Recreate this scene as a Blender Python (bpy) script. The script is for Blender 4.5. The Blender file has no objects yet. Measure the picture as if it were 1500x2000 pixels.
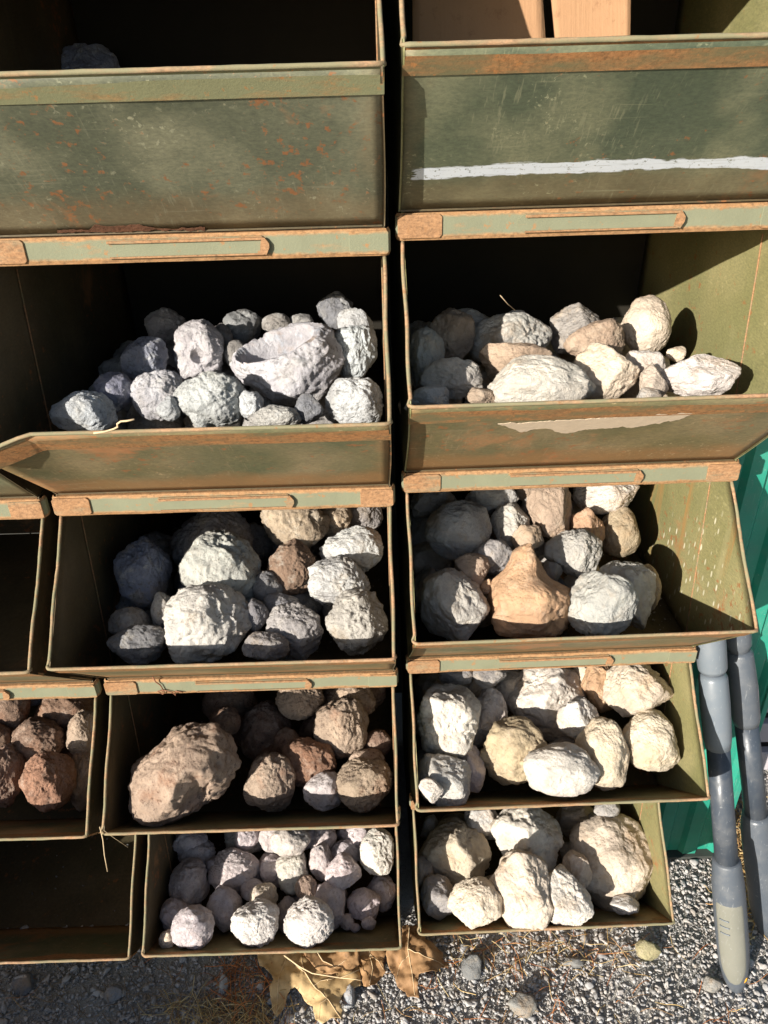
import bpy, bmesh, math, random
import numpy as np
from mathutils import Vector, Matrix, Quaternion

SC = bpy.context.scene
COL = SC.collection
rng = np.random.default_rng(7)
random.seed(7)

# ------------------------------------------------------------------ camera
CAM = np.array([-0.01441, -0.8947, 0.46262])
PITCH, YAW, ROLL, F = 0.53059, 0.0089, -0.02791, 1450.0     # focal length in pixels of a 1500 x 2000 frame

def cam_axes():
    cy, sy = math.cos(YAW), math.sin(YAW); cp, sp = math.cos(PITCH), math.sin(PITCH)
    f = np.array([sy*cp, cy*cp, -sp]); rt = np.array([cy, -sy, 0.0]); up = np.cross(rt, f)
    cr, sr = math.cos(ROLL), math.sin(ROLL)
    return cr*rt + sr*up, -sr*rt + cr*up, f
RT, UP, FW = cam_axes()
cam_d = bpy.data.cameras.new('camera'); cam = bpy.data.objects.new('camera', cam_d); COL.objects.link(cam)
M = Matrix(((RT[0], UP[0], -FW[0], CAM[0]), (RT[1], UP[1], -FW[1], CAM[1]), (RT[2], UP[2], -FW[2], CAM[2]), (0, 0, 0, 1)))
cam.matrix_world = M
cam_d.sensor_fit = 'VERTICAL'; cam_d.sensor_height = 24.0; cam_d.lens = 24.0*F/2000.0
cam_d.clip_start = 0.02; cam_d.clip_end = 500
SC.camera = cam

# ------------------------------------------------------------------ light
SUN_DIR = Vector((0.90, 1.0, -0.457)).normalized()          # the way the light travels
elev = math.asin(-SUN_DIR.z); azim = math.atan2(-SUN_DIR.x, -SUN_DIR.y)
w = bpy.data.worlds.new('World'); SC.world = w; w.use_nodes = True
nt = w.node_tree; bg = nt.nodes['Background']
sky = nt.nodes.new('ShaderNodeTexSky'); sky.sky_type = 'NISHITA'; sky.sun_disc = False
sky.sun_elevation = elev; sky.sun_rotation = azim % (2*math.pi)
nt.links.new(sky.outputs[0], bg.inputs[0]); bg.inputs[1].default_value = 0.080
sd = bpy.data.lights.new('sun', 'SUN'); sd.energy = 5.0; sd.angle = math.radians(0.5); sd.color = (1.0, 0.935, 0.845)
so = bpy.data.objects.new('sun', sd); COL.objects.link(so); so.rotation_mode = 'QUATERNION'
so.rotation_quaternion = SUN_DIR.to_track_quat('-Z', 'Y'); so.location = (-3, -3, 2)
vs = SC.view_settings; vs.view_transform = 'Standard'; vs.look = 'None'; vs.gamma = 1.0; vs.use_curve_mapping = False
vs.exposure = 0.80

# ------------------------------------------------------------------ helpers
def ray(u, v):
    return RT*((u-750)/F) + UP*((1000-v)/F) + FW
def at_y(u, v, y):
    d = ray(u, v); return CAM + d*((y-CAM[1])/d[1])
def at_z(u, v, z):
    d = ray(u, v); return CAM + d*((z-CAM[2])/d[2])

def hash3(ix, iy, iz, seed):
    h = (ix.astype(np.uint32)*np.uint32(374761393) + iy.astype(np.uint32)*np.uint32(668265263)
         + iz.astype(np.uint32)*np.uint32(2147483647) + np.uint32(seed*1274126177 & 0xffffffff))
    h = (h ^ (h >> np.uint32(13)))*np.uint32(1274126177)
    h = (h ^ (h >> np.uint32(16)))*np.uint32(2246822519)
    h = h ^ (h >> np.uint32(15))
    return h.astype(np.float64)/2147483648.0 - 1.0
def vnoise(p, seed=0):
    q = np.floor(p); f = p-q; f = f*f*f*(f*(f*6-15)+10)
    i = q.astype(np.int64) + 100000
    x, y, z = i[:, 0], i[:, 1], i[:, 2]; fx, fy, fz = f[:, 0], f[:, 1], f[:, 2]
    out = 0
    for dx in (0, 1):
        for dy in (0, 1):
            for dz in (0, 1):
                out = out + hash3(x+dx, y+dy, z+dz, seed)*(fx if dx else 1-fx)*(fy if dy else 1-fy)*(fz if dz else 1-fz)
    return out
def fbm(p, seed=0, octv=3, gain=0.5):
    o = 0; a = 1.0; s = 0
    for k in range(octv):
        o = o + a*vnoise(p*(2.03**k) + 17.3*k, seed+k); s += a; a *= gain
    return o/s
def ridged(p, seed=0, octv=3, gain=0.5):
    o = 0; a = 1.0; s = 0
    for k in range(octv):
        o = o + a*(1-2*np.abs(vnoise(p*(2.03**k) + 9.1*k, seed+k))); s += a; a *= gain
    return o/s

def mesh_obj(name, verts, faces, mat, parent=None, smooth=False):
    me = bpy.data.meshes.new(name)
    me.from_pydata([tuple(map(float, v)) for v in verts], [], faces)
    me.update()
    if smooth:
        me.polygons.foreach_set('use_smooth', [True]*len(me.polygons))
    o = bpy.data.objects.new(name, me); COL.objects.link(o)
    if mat: me.materials.append(mat)
    if parent: o.parent = parent
    return o
class MB:
    """collects shapes that make ONE part"""
    def __init__(s): s.v = []; s.f = []
    def add(s, v, f):
        n = len(s.v); s.v += [tuple(map(float, p)) for p in v]; s.f += [tuple(i+n for i in q) for q in f]; return s
    def box(s, a, b, c=0.0):
        x0, y0, z0 = a; x1, y1, z1 = b
        v = [(x0,y0,z0),(x1,y0,z0),(x1,y1,z0),(x0,y1,z0),(x0,y0,z1),(x1,y0,z1),(x1,y1,z1),(x0,y1,z1)]
        f = [(0,3,2,1),(4,5,6,7),(0,1,5,4),(1,2,6,5),(2,3,7,6),(3,0,4,7)]
        return s.add(v, f)
    def sheet(s, p00, p10, p11, p01, nu, nv, th, dent=0.0, seed=1, fr=7.0, edge_fix=True, push=None):
        """a plate: grid from four corners, pushed along its normal by dents, th thick (towards -normal)"""
        p00, p10, p11, p01 = map(np.array, (p00, p10, p11, p01))
        n = np.cross(p10-p00, p01-p00).astype(float); n /= np.linalg.norm(n)
        U, V = np.meshgrid(np.linspace(0, 1, nu+1), np.linspace(0, 1, nv+1))
        U = U.ravel()[:, None]; V = V.ravel()[:, None]
        P = (p00*(1-U)+p10*U)*(1-V) + (p01*(1-U)+p11*U)*V
        if dent:
            d = fbm(P*fr+3.1*seed, seed, 3)
            if edge_fix: d = d*np.clip(np.minimum(np.minimum(U, 1-U), np.minimum(V, 1-V)).ravel()*8, 0, 1)
            P = P + n*(d*dent)[:, None]
        if push is not None: P = P + push(P, U.ravel(), V.ravel())
        Q = P - n*th
        N = len(P); f = []
        W_ = nu+1
        for j in range(nv):
            for i in range(nu):
                a = j*W_+i
                f.append((a, a+1, a+1+W_, a+W_)); f.append((a+N, a+W_+N, a+1+W_+N, a+1+N))
        for i in range(nu):
            f.append((i+1, i, i+N, i+1+N)); a = nv*W_+i; f.append((a, a+1, a+1+N, a+N))
        for j in range(nv):
            a = j*W_; f.append((a, a+W_, a+W_+N, a+N)); b = a+nu; f.append((b+W_, b, b+N, b+W_+N))
        return s.add(np.vstack([P, Q]), f)
    def tube(s, pts, r, n=8, caps=True, rough=0.0, seed=3):
        pts = [np.array(p, float) for p in pts]; rs = r if hasattr(r, '__len__') else [r]*len(pts)
        T = []
        for i in range(len(pts)):
            t = pts[min(i+1, len(pts)-1)]-pts[max(i-1, 0)]; T.append(t/np.linalg.norm(t))
        ref = np.array([0, 0, 1.0]) if abs(T[0][2]) < .9 else np.array([1.0, 0, 0])
        a = np.cross(T[0], ref); a /= np.linalg.norm(a)
        V = []
        for i, p in enumerate(pts):
            a = a - T[i]*np.dot(a, T[i]); a /= np.linalg.norm(a); b = np.cross(T[i], a)
            for k in range(n):
                t = 2*math.pi*k/n; V.append(p + (a*math.cos(t)+b*math.sin(t))*rs[i])
        V = np.array(V)
        if rough:
            V += (vnoise(V*220, seed)*rough)[:, None]*np.array([0, -1, .4])
        f = []
        for i in range(len(pts)-1):
            for k in range(n):
                f.append((i*n+k, i*n+(k+1) % n, (i+1)*n+(k+1) % n, (i+1)*n+k))
        if caps:
            f.append(tuple(range(n-1, -1, -1))); f.append(tuple((len(pts)-1)*n+k for k in range(n)))
        return s.add(V, f)
    def prism(s, poly, y0, y1):
        """polygon in x,z extruded from y0 (front) to y1"""
        n = len(poly); v = [(x, y0, z) for x, z in poly]+[(x, y1, z) for x, z in poly]
        f = [tuple(range(n)), tuple(range(2*n-1, n-1, -1))]
        f += [(i, i+n, (i+1) % n+n, (i+1) % n) for i in range(n)]
        return s.add(v, f)
    def strip(s, path, prof):
        """profile of (outward, z) swept along a horizontal path; closed profile"""
        P = [np.array(p, float) for p in path]; V = []
        for i, p in enumerate(P):
            t = P[min(i+1, len(P)-1)]-P[max(i-1, 0)]; t = t/np.linalg.norm(t); nrm = np.array([t[1], -t[0]])
            for o, z in prof: V.append((p[0]+nrm[0]*o, p[1]+nrm[1]*o, z+(p[2] if len(p) > 2 else 0)))
        m = len(prof); f = []
        for i in range(len(P)-1):
            for k in range(m): f.append((i*m+k, (i+1)*m+k, (i+1)*m+(k+1) % m, i*m+(k+1) % m))
        f.append(tuple(range(m))); f.append(tuple((len(P)-1)*m+k for k in range(m-1, -1, -1)))
        return s.add(V, f)
    def build(s, name, mat, parent=None, smooth=False, bevel=0.0):
        o = mesh_obj(name, s.v, s.f, mat, parent, smooth)
        if bevel:
            m = o.modifiers.new('bevel', 'BEVEL'); m.width = bevel; m.segments = 2; m.limit_method = 'ANGLE'
        return o
def empty(name, loc=(0, 0, 0), rz=0.0):
    o = bpy.data.objects.new(name, None); COL.objects.link(o); o.location = loc; o.rotation_euler = (0, 0, rz)
    o.empty_display_size = .05; return o
def tag(o, label, cat, group=None, kind=None):
    o['label'] = label
    if cat: o['category'] = cat
    if group: o['group'] = group
    if kind: o['kind'] = kind
    return o

# ------------------------------------------------------------------ materials
class NT:
    def __init__(s, name):
        s.m = bpy.data.materials.new(name); s.m.use_nodes = True; s.t = s.m.node_tree; s.b = s.t.nodes['Principled BSDF']
        s.co = s.t.nodes.new('ShaderNodeTexCoord'); s.oi = s.t.nodes.new('ShaderNodeObjectInfo')
    def n(s, t, **k):
        o = s.t.nodes.new(t)
        for a, b in k.items(): setattr(o, a, b)
        return o
    def l(s, a, b): s.t.links.new(a, b)
    def map(s, scale=(1, 1, 1), rot=(0, 0, 0), src=None):
        m = s.n('ShaderNodeMapping'); m.inputs['Scale'].default_value = scale; m.inputs['Rotation'].default_value = rot
        s.l(src or s.co.outputs['Object'], m.inputs['Vector']); return m.outputs[0]
    def noise(s, scale, detail=4, rough=.55, vec=None, rand=True, dist=0.0):
        o = s.n('ShaderNodeTexNoise'); o.noise_dimensions = '4D' if rand else '3D'
        o.inputs['Scale'].default_value = scale; o.inputs['Detail'].default_value = detail
        o.inputs['Roughness'].default_value = rough; o.inputs['Distortion'].default_value = dist
        s.l(vec or s.co.outputs['Object'], o.inputs['Vector'])
        if rand:
            k = s.n('ShaderNodeMath', operation='MULTIPLY'); s.l(s.oi.outputs['Random'], k.inputs[0]); k.inputs[1].default_value = 31.7
            s.l(k.outputs[0], o.inputs['W'])
        return o.outputs['Fac']
    def ramp(s, fac, a, b, c0=(0, 0, 0, 1), c1=(1, 1, 1, 1)):
        r = s.n('ShaderNodeValToRGB'); e = r.color_ramp.elements; e[0].position = a; e[1].position = b
        e[0].color = c0 if len(c0) == 4 else (*c0, 1); e[1].color = c1 if len(c1) == 4 else (*c1, 1); s.l(fac, r.inputs[0]); return r.outputs[0]
    def mix(s, fac, a, b, mode='MIX'):
        m = s.n('ShaderNodeMix', data_type='RGBA', blend_type=mode)
        for v, i in ((fac, 0), (a, 6), (b, 7)):
            if isinstance(v, (int, float)): m.inputs[i].default_value = v
            elif isinstance(v, tuple): m.inputs[i].default_value = (*v, 1) if len(v) == 3 else v
            else: s.l(v, m.inputs[i])
        return m.outputs[2]
    def mul(s, a, b, op='MULTIPLY'):
        m = s.n('ShaderNodeMath', operation=op)
        for v, i in ((a, 0), (b, 1)):
            if isinstance(v, (int, float)): m.inputs[i].default_value = v
            else: s.l(v, m.inputs[i])
        return m.outputs[0]
    def bump(s, h, st, dist):
        b = s.n('ShaderNodeBump'); b.inputs['Strength'].default_value = st; b.inputs['Distance'].default_value = dist
        s.l(h, b.inputs['Height']); s.l(b.outputs[0], s.b.inputs['Normal'])
    def out(s, col, rough=.7, spec=.3):
        if isinstance(col, tuple): s.b.inputs['Base Color'].default_value = (*col, 1)
        else: s.l(col, s.b.inputs['Base Color'])
        if isinstance(rough, (int, float)): s.b.inputs['Roughness'].default_value = rough
        else: s.l(rough, s.b.inputs['Roughness'])
        s.b.inputs['Specular IOR Level'].default_value = spec
        return s.m

H = 0.3296
RUST = (0.26, 0.10, 0.035); RUST2 = (0.42, 0.22, 0.10)
def paint_mat(name, base, base2, dust_and_light, rust_amt=.5, speck=.5, drips=False, rough=.5, edge=0.0):
    t = NT(name)
    sp = t.n('ShaderNodeSeparateXYZ'); t.l(t.co.outputs['Object'], sp.inputs[0])
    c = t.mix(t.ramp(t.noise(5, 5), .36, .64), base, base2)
    c = t.mix(t.mul(t.ramp(t.noise(8, 3, .5), .46, .66), .62), c, dust_and_light)  # soft pale blotches: dust plus spots of reflected light painted into the colour
    grain = t.noise(1.0, 5, .75, t.map((170, 170, 420)))
    c = t.mix(1.0, c, t.ramp(grain, .34, .66, (.74, .74, .74), (1.26, 1.23, 1.15)), 'MULTIPLY')
    if edge:
        # rust creeping in from the bottom fold and the two ends
        zb = t.ramp(t.mul(t.mul(sp.outputs['Z'], 9.0), t.mul(t.noise(14, 5, .7), .5), 'SUBTRACT'), .02, .22, (1, 1, 1), (0, 0, 0))
        xe = t.mul(t.mul(t.mul(sp.outputs['X'], .225, 'SUBTRACT'), 1.0), 1.0); ab = t.n('ShaderNodeMath', operation='ABSOLUTE'); t.l(xe, ab.inputs[0])
        xb = t.ramp(t.mul(t.mul(ab.outputs[0], 3.6), t.mul(t.noise(16, 5, .7), .35), 'ADD'), .90, 1.0)
        c = t.mix(t.mul(t.mul(zb, xb, 'MAXIMUM'), edge), c, t.mix(t.noise(50, 4, .7), (.30, .14, .045), (.20, .11, .05)))
    # long thin scratches, gathered where the metal was knocked
    clus = t.ramp(t.noise(7, 3), .47, .60)
    for rot, sc, amt in (((0, .5, .2), (260, 40, 9), .4), ((0, -1.0, .1), (240, 40, 7), .3), ((0, 1.45, 0), (200, 40, 6), .3), ((0, .15, 0), (7, 40, 260), .4)):
        s_ = t.noise(1.0, 3, .6, t.map(sc, rot))
        c = t.mix(t.mul(t.mul(t.ramp(s_, .61, .66), amt), clus), c, dust_and_light)
    clus2 = t.ramp(t.noise(10, 4, .6), .48, .62)
    ch = t.noise(150, 4, .7); c = t.mix(t.mul(t.mul(t.ramp(ch, .58, .64), speck), clus2), c, tuple(min(1, x*1.7) for x in dust_and_light))
    # rust: dots, blooms
    rn = t.mul(t.noise(75, 4, .7), t.mul(t.ramp(t.noise(6, 3), .35, .65), .16), 'ADD'); blo = t.noise(6, 6, .65, dist=.4)
    c = t.mix(t.mul(t.ramp(rn, .70, .76), .8), c, RUST)
    bl = t.ramp(blo, .68-.16*rust_amt, .78-.14*rust_amt)
    c = t.mix(bl, c, t.mix(t.noise(60, 3), RUST, RUST2))
    if drips:
        dn = t.noise(1.3, 4, .6, t.map((26, 26, 1.6)))
        c = t.mix(t.mul(t.ramp(dn, .55, .66), .8), c, (0.30, 0.17, 0.06))
        v = t.n('ShaderNodeTexVoronoi'); v.inputs['Scale'].default_value = 1.0; t.l(t.map((90, 90, 34)), v.inputs['Vector'])
        fl = t.mul(t.ramp(v.outputs['Distance'], .16, .22, (1, 1, 1), (0, 0, 0)), t.ramp(t.noise(5, 2), .46, .54))
        c = t.mix(fl, c, (.55, .52, .38))
    t.bump(t.mul(t.noise(120, 3), t.mul(rn, 1.0), 'ADD'), .25, .0006)
    r = t.ramp(blo, .3, .7, (rough-.1,)*3, (rough+.25,)*3)
    return t.out(c, r, .4)
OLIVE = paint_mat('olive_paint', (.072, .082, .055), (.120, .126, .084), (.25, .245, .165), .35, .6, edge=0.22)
def striped(name):
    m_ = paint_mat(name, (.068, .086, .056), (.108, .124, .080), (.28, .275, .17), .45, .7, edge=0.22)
    t = NT.__new__(NT); t.m = m_; t.t = m_.node_tree; t.b = t.t.nodes['Principled BSDF']
    t.co = t.n('ShaderNodeTexCoord'); t.oi = t.n('ShaderNodeObjectInfo')
    sp = t.n('ShaderNodeSeparateXYZ'); t.l(t.co.outputs['Object'], sp.inputs[0]); x, z = sp.outputs['X'], sp.outputs['Z']
    q = t.mul(t.mul(t.mul(x, STRIPE[0]), STRIPE[1], 'ADD'), x); zc = t.mul(q, STRIPE[2], 'ADD')
    wob = t.mul(t.mul(t.noise(1.0, 4, .6, t.map((30, 8, 90)), rand=False), -.5, 'ADD'), .010)
    dz = t.mul(t.mul(t.mul(z, zc, 'SUBTRACT'), wob, 'ADD'), 1.0); ab = t.n('ShaderNodeMath', operation='ABSOLUTE'); t.l(dz, ab.inputs[0])
    wid = t.mul(t.mul(t.noise(14, 3, rand=False), .0040), STRIPE[3]-.0022, 'ADD')
    e = t.mul(ab.outputs[0], wid, 'DIVIDE'); dry = t.noise(1.0, 5, .7, t.map((12, 30, 420)), rand=False)
    k = t.ramp(t.mul(t.mul(e, t.mul(dry, 1.1), 'ADD'), .5), .66, .76, (1, 1, 1), (0, 0, 0))
    ex = t.mul(x, t.mul(t.mul(dry, .035), -.003, 'ADD'), 'GREATER_THAN'); k = t.mul(k, ex)
    k = t.mul(k, t.ramp(t.noise(200, 4, .75, rand=False), .33, .42)); k = t.mul(k, t.ramp(dry, .30, .42, (.55, .55, .55), (1, 1, 1)))
    old = t.b.inputs['Base Color'].links[0].from_socket
    t.l(t.mix(k, old, t.mix(t.noise(30, 4, rand=False), (.55, .60, .66), (.66, .69, .72))), t.b.inputs['Base Color'])
    return m_
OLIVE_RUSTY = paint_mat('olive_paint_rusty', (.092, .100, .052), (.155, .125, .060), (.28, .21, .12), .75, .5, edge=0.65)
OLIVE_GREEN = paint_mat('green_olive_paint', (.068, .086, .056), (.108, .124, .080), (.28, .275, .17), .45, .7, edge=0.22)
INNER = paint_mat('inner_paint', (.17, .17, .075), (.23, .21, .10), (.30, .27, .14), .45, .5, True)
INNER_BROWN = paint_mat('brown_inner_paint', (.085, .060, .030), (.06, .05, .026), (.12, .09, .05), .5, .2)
_t = NT('shade_dark_inner'); BACK = _t.out(_t.mix(_t.noise(12, 6, .7), (.012, .011, .009), (.028, .023, .015)), .75, .2)  # back walls coloured near black to paint in the deep shade inside the bins
INNER_PLAIN = paint_mat('plain_inner_paint', (.17, .17, .075), (.23, .21, .10), (.30, .27, .14), .40, .35)
def rust_mat(name, a, b, green, gamt, band=None):
    t = NT(name)
    c = t.mix(t.noise(30, 5, .7), a, b)
    c = t.mix(t.mul(t.ramp(t.noise(220, 3, .7), .5, .62), .55), c, tuple(x*.45 for x in a))
    g = t.ramp(t.noise(1.0, 6, .7, t.map((9, 30, 40))), .56-gamt*.3, .72-gamt*.3)
    c = t.mix(1.0, c, t.ramp(t.noise(1.0, 5, .75, t.map((150, 150, 380))), .34, .66, (.68, .66, .64), (1.3, 1.28, 1.24)), 'MULTIPLY')
    if band:
        sp = t.n('ShaderNodeSeparateXYZ'); t.l(t.co.outputs['Object'], sp.inputs[0])
        dz = t.mul(sp.outputs['Z'], band[0], 'SUBTRACT'); ab = t.n('ShaderNodeMath', operation='ABSOLUTE'); t.l(dz, ab.inputs[0])
        e = t.ramp(t.mul(t.mul(ab.outputs[0], 1/band[1]), t.mul(t.noise(1.0, 5, .7, t.map((40, 40, 90))), .6), 'ADD'), .80, 1.0, (1, 1, 1), (0, 0, 0))
        g = t.mul(g, e)
    c = t.mix(g, c, t.mix(t.noise(40, 4), green, tuple(x*.75 for x in green)))
    c = t.mix(t.mul(t.ramp(t.noise(90, 4, .7), .60, .66), .8), c, b)
    t.bump(t.noise(350, 4, .7), .5, .0008)
    return t.out(c, .8, .25)
RIM = rust_mat('rusty_rim', (.44, .29, .19), (.27, .14, .06), (.24, .22, .13), .55)
RIM_BROWN = rust_mat('brown_rusty_rim', (.27, .15, .08), (.20, .10, .045), (.12, .12, .06), .25)
RAIL = rust_mat('rail_paint', (.36, .225, .12), (.30, .155, .065), (.215, .222, .145), 1.0, (H-.0145, .0165))
RAIL_RUST = rust_mat('rail_rust', (.34, .205, .115), (.28, .145, .065), (.24, .22, .14), .18)
LIP_GREEN = rust_mat('lip_paint', (.30, .19, .09), (.33, .165, .06), (.22, .22, .12), .80)
LIP_RUST = rust_mat('lip_rust', (.26, .145, .070), (.34, .150, .050), (.16, .14, .07), .35)

def rock_mat(name, crack, patch, pamt, gscale=1.0, pit=.4, stain=(.46, .30, .16), stain_amt=.45):
    t = NT(name); base = t.oi.outputs['Color']
    v1 = t.noise(20*gscale, 7, .65); v2 = t.noise(42*gscale, 6, .7)
    c = t.mix(t.ramp(v1, .36, .62), t.mix(1.0, base, (.66, .65, .66), 'MULTIPLY'), base)
    c = t.mix(t.mul(t.ramp(v2, .52, .66), pamt), c, patch)
    c = t.mix(t.mul(t.ramp(t.noise(15*gscale, 5, .65), .54, .66), stain_amt), c, stain)
    pits = t.ramp(t.noise(120*gscale, 6, .78), .54, .62)
    c = t.mix(t.mul(pits, pit), c, crack)
    h = t.mul(t.noise(60*gscale, 9, .72), 1.4)
    h = t.mul(h, t.mul(t.noise(260*gscale, 4, .7), .35), 'ADD')
    t.bump(h, 1.0, .0052)
    return t.out(c, .93, .15)
R_LIME = rock_mat('limestone', (.30, .24, .17), (.62, .52, .40), .35, 1.0, .28)
R_GREY = rock_mat('grey_geode_crust', (.10, .10, .10), (.62, .62, .60), .6, 1.2, .65, (.34, .30, .22), .30)
R_TAN = rock_mat('tan_geode_crust', (.10, .08, .06), (.60, .56, .48), .5, 1.2, .6, (.36, .27, .16), .45)
R_BROWN = rock_mat('brown_geode_crust', (.07, .045, .035), (.50, .40, .32), .45, 1.2, .65, (.24, .11, .06), .55)
R_PINK = rock_mat('pale_pink_crust', (.22, .15, .13), (.70, .64, .62), .6, 1.5, .5, (.46, .33, .28), .40)

# ------------------------------------------------------------------ bins
W, H, PR, HL = 0.45, 0.3296, 0.1497, 0.1761
DEPTH = 0.45
LZ = H-HL                                    # lip height above the bin's floor
STACK = {                                    # x of the left edge on row 3, yaw, lean in x, lean in y per row, z offset, y offset
    'right': (0.02553, 0.00692, 0.00321, 0.00063, 0.0, 0.0),
    'middle': (-0.44787, -0.00692, -0.00043, -0.00071, -0.0133, -0.0097),
    'far': (-0.9205, -0.00692, -0.00043, -0.00071, -0.0145, -0.0097)}
def bin_frame(stack, row):
    x0, ya, lx, ly, zo, yo = STACK[stack]
    return np.array([x0+lx*(row-3), yo+ly*(row-3), -(row-3)*H+zo-H]), ya

def make_bin(stack, row, label, paint, lipmat, railmat, inner=None, bend=None, rimmat=None):
    org, ya = bin_frame(stack, row)
    t = empty('storage_bin', org, ya)
    tag(t, label, 'storage bin', 'stacked green metal bins')
    inner = inner or INNER; rimmat = rimmat or RIM
    sd_ = row*7 + {'right': 1, 'middle': 2, 'far': 3}[stack]
    th = .0022
    B = (lambda x: 0.0) if bend is None else bend
    # side walls with a hopper mouth: (0,0) (D,0) (D,H) (0,H) (-PR,LZ)
    for k, x in enumerate((0.0, W)):
        xo = x if k == 0 else x-th
        ny, nz = 18, 14
        V = []; Fc = []
        def yfront(z):
            return -PR*(z/LZ) if z < LZ else -PR*max(0.0, 1-(z-LZ)/(H-.030-LZ))+.0004
        zs = sorted(set([H*i/nz for i in range(nz+1)]+[LZ, H-.030]))
        for side in (0, 1):
            for z in zs:
                y0 = yfront(z)-.0016
                for i in range(ny+1):
                    y = y0+(DEPTH-.003-y0)*i/ny
                    wob = .0015*math.sin(3*y*7+sd_)*math.sin(z*9+k)
                    V.append((xo+side*th+wob, y, z+.001 if z < .001 else min(z, H+.0006) if z < H-1e-6 else H+.0006))
        nzz = len(zs); n1 = nzz*(ny+1)
        for j in range(nzz-1):
            for i in range(ny):
                a = j*(ny+1)+i; b = a+ny+1
                Fc.append((a, b, b+1, a+1)); Fc.append((a+n1, a+1+n1, b+1+n1, b+n1))
        for j in range(nzz-1):
            for a in (j*(ny+1), j*(ny+1)+ny):
                Fc.append((a, a+ny+1, a+ny+1+n1, a+n1))
        for i in range(ny):
            Fc.append((i, i+1, i+1+n1, i+n1)); a = (nzz-1)*(ny+1)+i; Fc.append((a, a+1, a+1+n1, a+n1))
        sw = mesh_obj('side_wall', V, Fc, inner, t, True)
        # pressed seam line down the side wall
        xi = th+.0008 if k == 0 else W-th-.0008
        MB().tube([(xi, .020, .012), (xi, .030, .10), (xi, .046, .24), (xi, .052, H-.045)], .0011, 6).build('seam_bead', RIM_BROWN if k == 0 else RAIL_RUST, sw)
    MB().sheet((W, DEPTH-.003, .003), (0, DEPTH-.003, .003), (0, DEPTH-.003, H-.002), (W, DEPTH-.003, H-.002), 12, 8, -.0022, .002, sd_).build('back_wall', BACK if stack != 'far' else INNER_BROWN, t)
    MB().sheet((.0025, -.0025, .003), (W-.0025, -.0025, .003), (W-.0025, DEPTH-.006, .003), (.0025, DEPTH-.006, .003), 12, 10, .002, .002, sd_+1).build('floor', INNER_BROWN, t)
    # front panel, outward normal down and forward
    def push(P, U, V):
        o = np.zeros_like(P); o[:, 2] = np.array([B(x) for x in P[:, 0]])*V
        return o
    def pan(x, v): return (x, -PR*v, LZ*v)
    fh = .021 if row == 1 else .030
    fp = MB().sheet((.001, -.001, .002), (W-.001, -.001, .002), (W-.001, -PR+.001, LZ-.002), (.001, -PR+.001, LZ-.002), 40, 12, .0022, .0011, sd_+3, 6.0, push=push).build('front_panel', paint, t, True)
    # lip flange wrapped round the top of the panel
    def path(r=.012, n=5, inset=0.0, back=.010):
        pts = [(-.0012+inset, -PR+r+back)]
        for i in range(n+1):
            a = math.pi/2*i/n; pts.append((-.0012+inset+r-r*math.cos(a), -PR-.0015+r-r*math.sin(a)))
        for i in range(1, 30): pts.append((r+(W-2*r)*i/30, -PR-.0015))
        for i in range(n+1):
            a = math.pi/2*(1-i/n); pts.append((W+.0012-inset-r+r*math.cos(a), -PR-.0015+r-r*math.sin(a)))
        pts.append((W+.0012-inset, -PR+r+back))
        return [(x, y, B(x)) for x, y in pts]
    fpath = [(x, -PR-.0005, B(x)) for x in np.linspace(-.0008, W+.0008, 60)]
    MB().strip(fpath, [(.0006, LZ+.001), (-.0020, LZ+.001), (-.0020-fh*PR/LZ, LZ-fh+.001), (.0020-fh*PR/LZ, LZ-fh)]).build('lip', lipmat, t)
    # rolled rim all round the mouth
    r = .0023
    rim = []
    nseg = 22
    for i in range(nseg): s = i/nseg; rim.append((.0008+.0007*math.sin(s*11+sd_), -PR*s*.985-.0005, H-.030-(H-.030-LZ-.002)*s))
    for x, y, b in path(.008)[1:-1]: rim.append((x, y, LZ+.002+b))
    for i in range(nseg, -1, -1): s = i/nseg; rim.append((W-.0008+.0007*math.sin(s*9+sd_*2), -PR*s*.985-.0005, H-.030-(H-.030-LZ-.002)*s))
    rim = [p if (k < nseg or k >= len(rim)-nseg-1) else p for k, p in enumerate(rim)]
    if bend is not None: rim = [(x, y, z + (B(x)*max(0, 1-(z-LZ)/.1) if z > LZ+.004 else 0)) for x, y, z in rim]
    MB().tube(rim, r, 8, True, .0009, sd_).build('rim', rimmat, t, True)
    # top rail with clips and label holder
    e = .0055
    z0, z1 = H-.0285, H-.0005
    rl = MB()
    rl.strip([(-e, .008), (-e, .001), (-e+.003, -.0045), (-e+.008, -.0060)]+[(-e+.01+(W+2*e-.02)*i/20, -.0060+.0006*math.sin(i*1.3+sd_)) for i in range(21)]+[(W+e-.008, -.0060), (W+e-.003, -.0045), (W+e, .001), (W+e, .008)],
             [(.0014, z1-.004), (-.0010, z1), (-.0026, z1-.001), (-.0026, z0), (-.0002, z0-.0012), (.0014, z0+.003)])
    rl.box((.001, .0085, z0), (W-.001, .0105, H+.0024))
    rl.box((.001, -.0035, z1-.0012), (W-.001, .0085, z1-.0002))
    rail = rl.build('top_rail', railmat, t)
    d = -.0080
    def clip(x0, x1, za, zb, c=.003, yy=-.0098):
        return MB().prism([(x0+c, za), (x1-c, za), (x1, za+c), (x1, zb-c), (x1-c, zb), (x0+c, zb), (x0, zb-c), (x0, za+c)], yy, -.0064)
    clip(-e+.001, .046, z0+.0015, z1-.001).build('corner_clip', RAIL_RUST, rail, bevel=.0008)
    clip(W-.040, W+e-.001, z0+.001, z1-.0015, .002, -.0088).build('corner_clip', RAIL_RUST if row % 2 else railmat, rail, bevel=.0006)
    xa, xb = .297*W-.002, .7125*W; zc = (z0+z1)/2; hh = (z1-z0)/2-.0035
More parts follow.
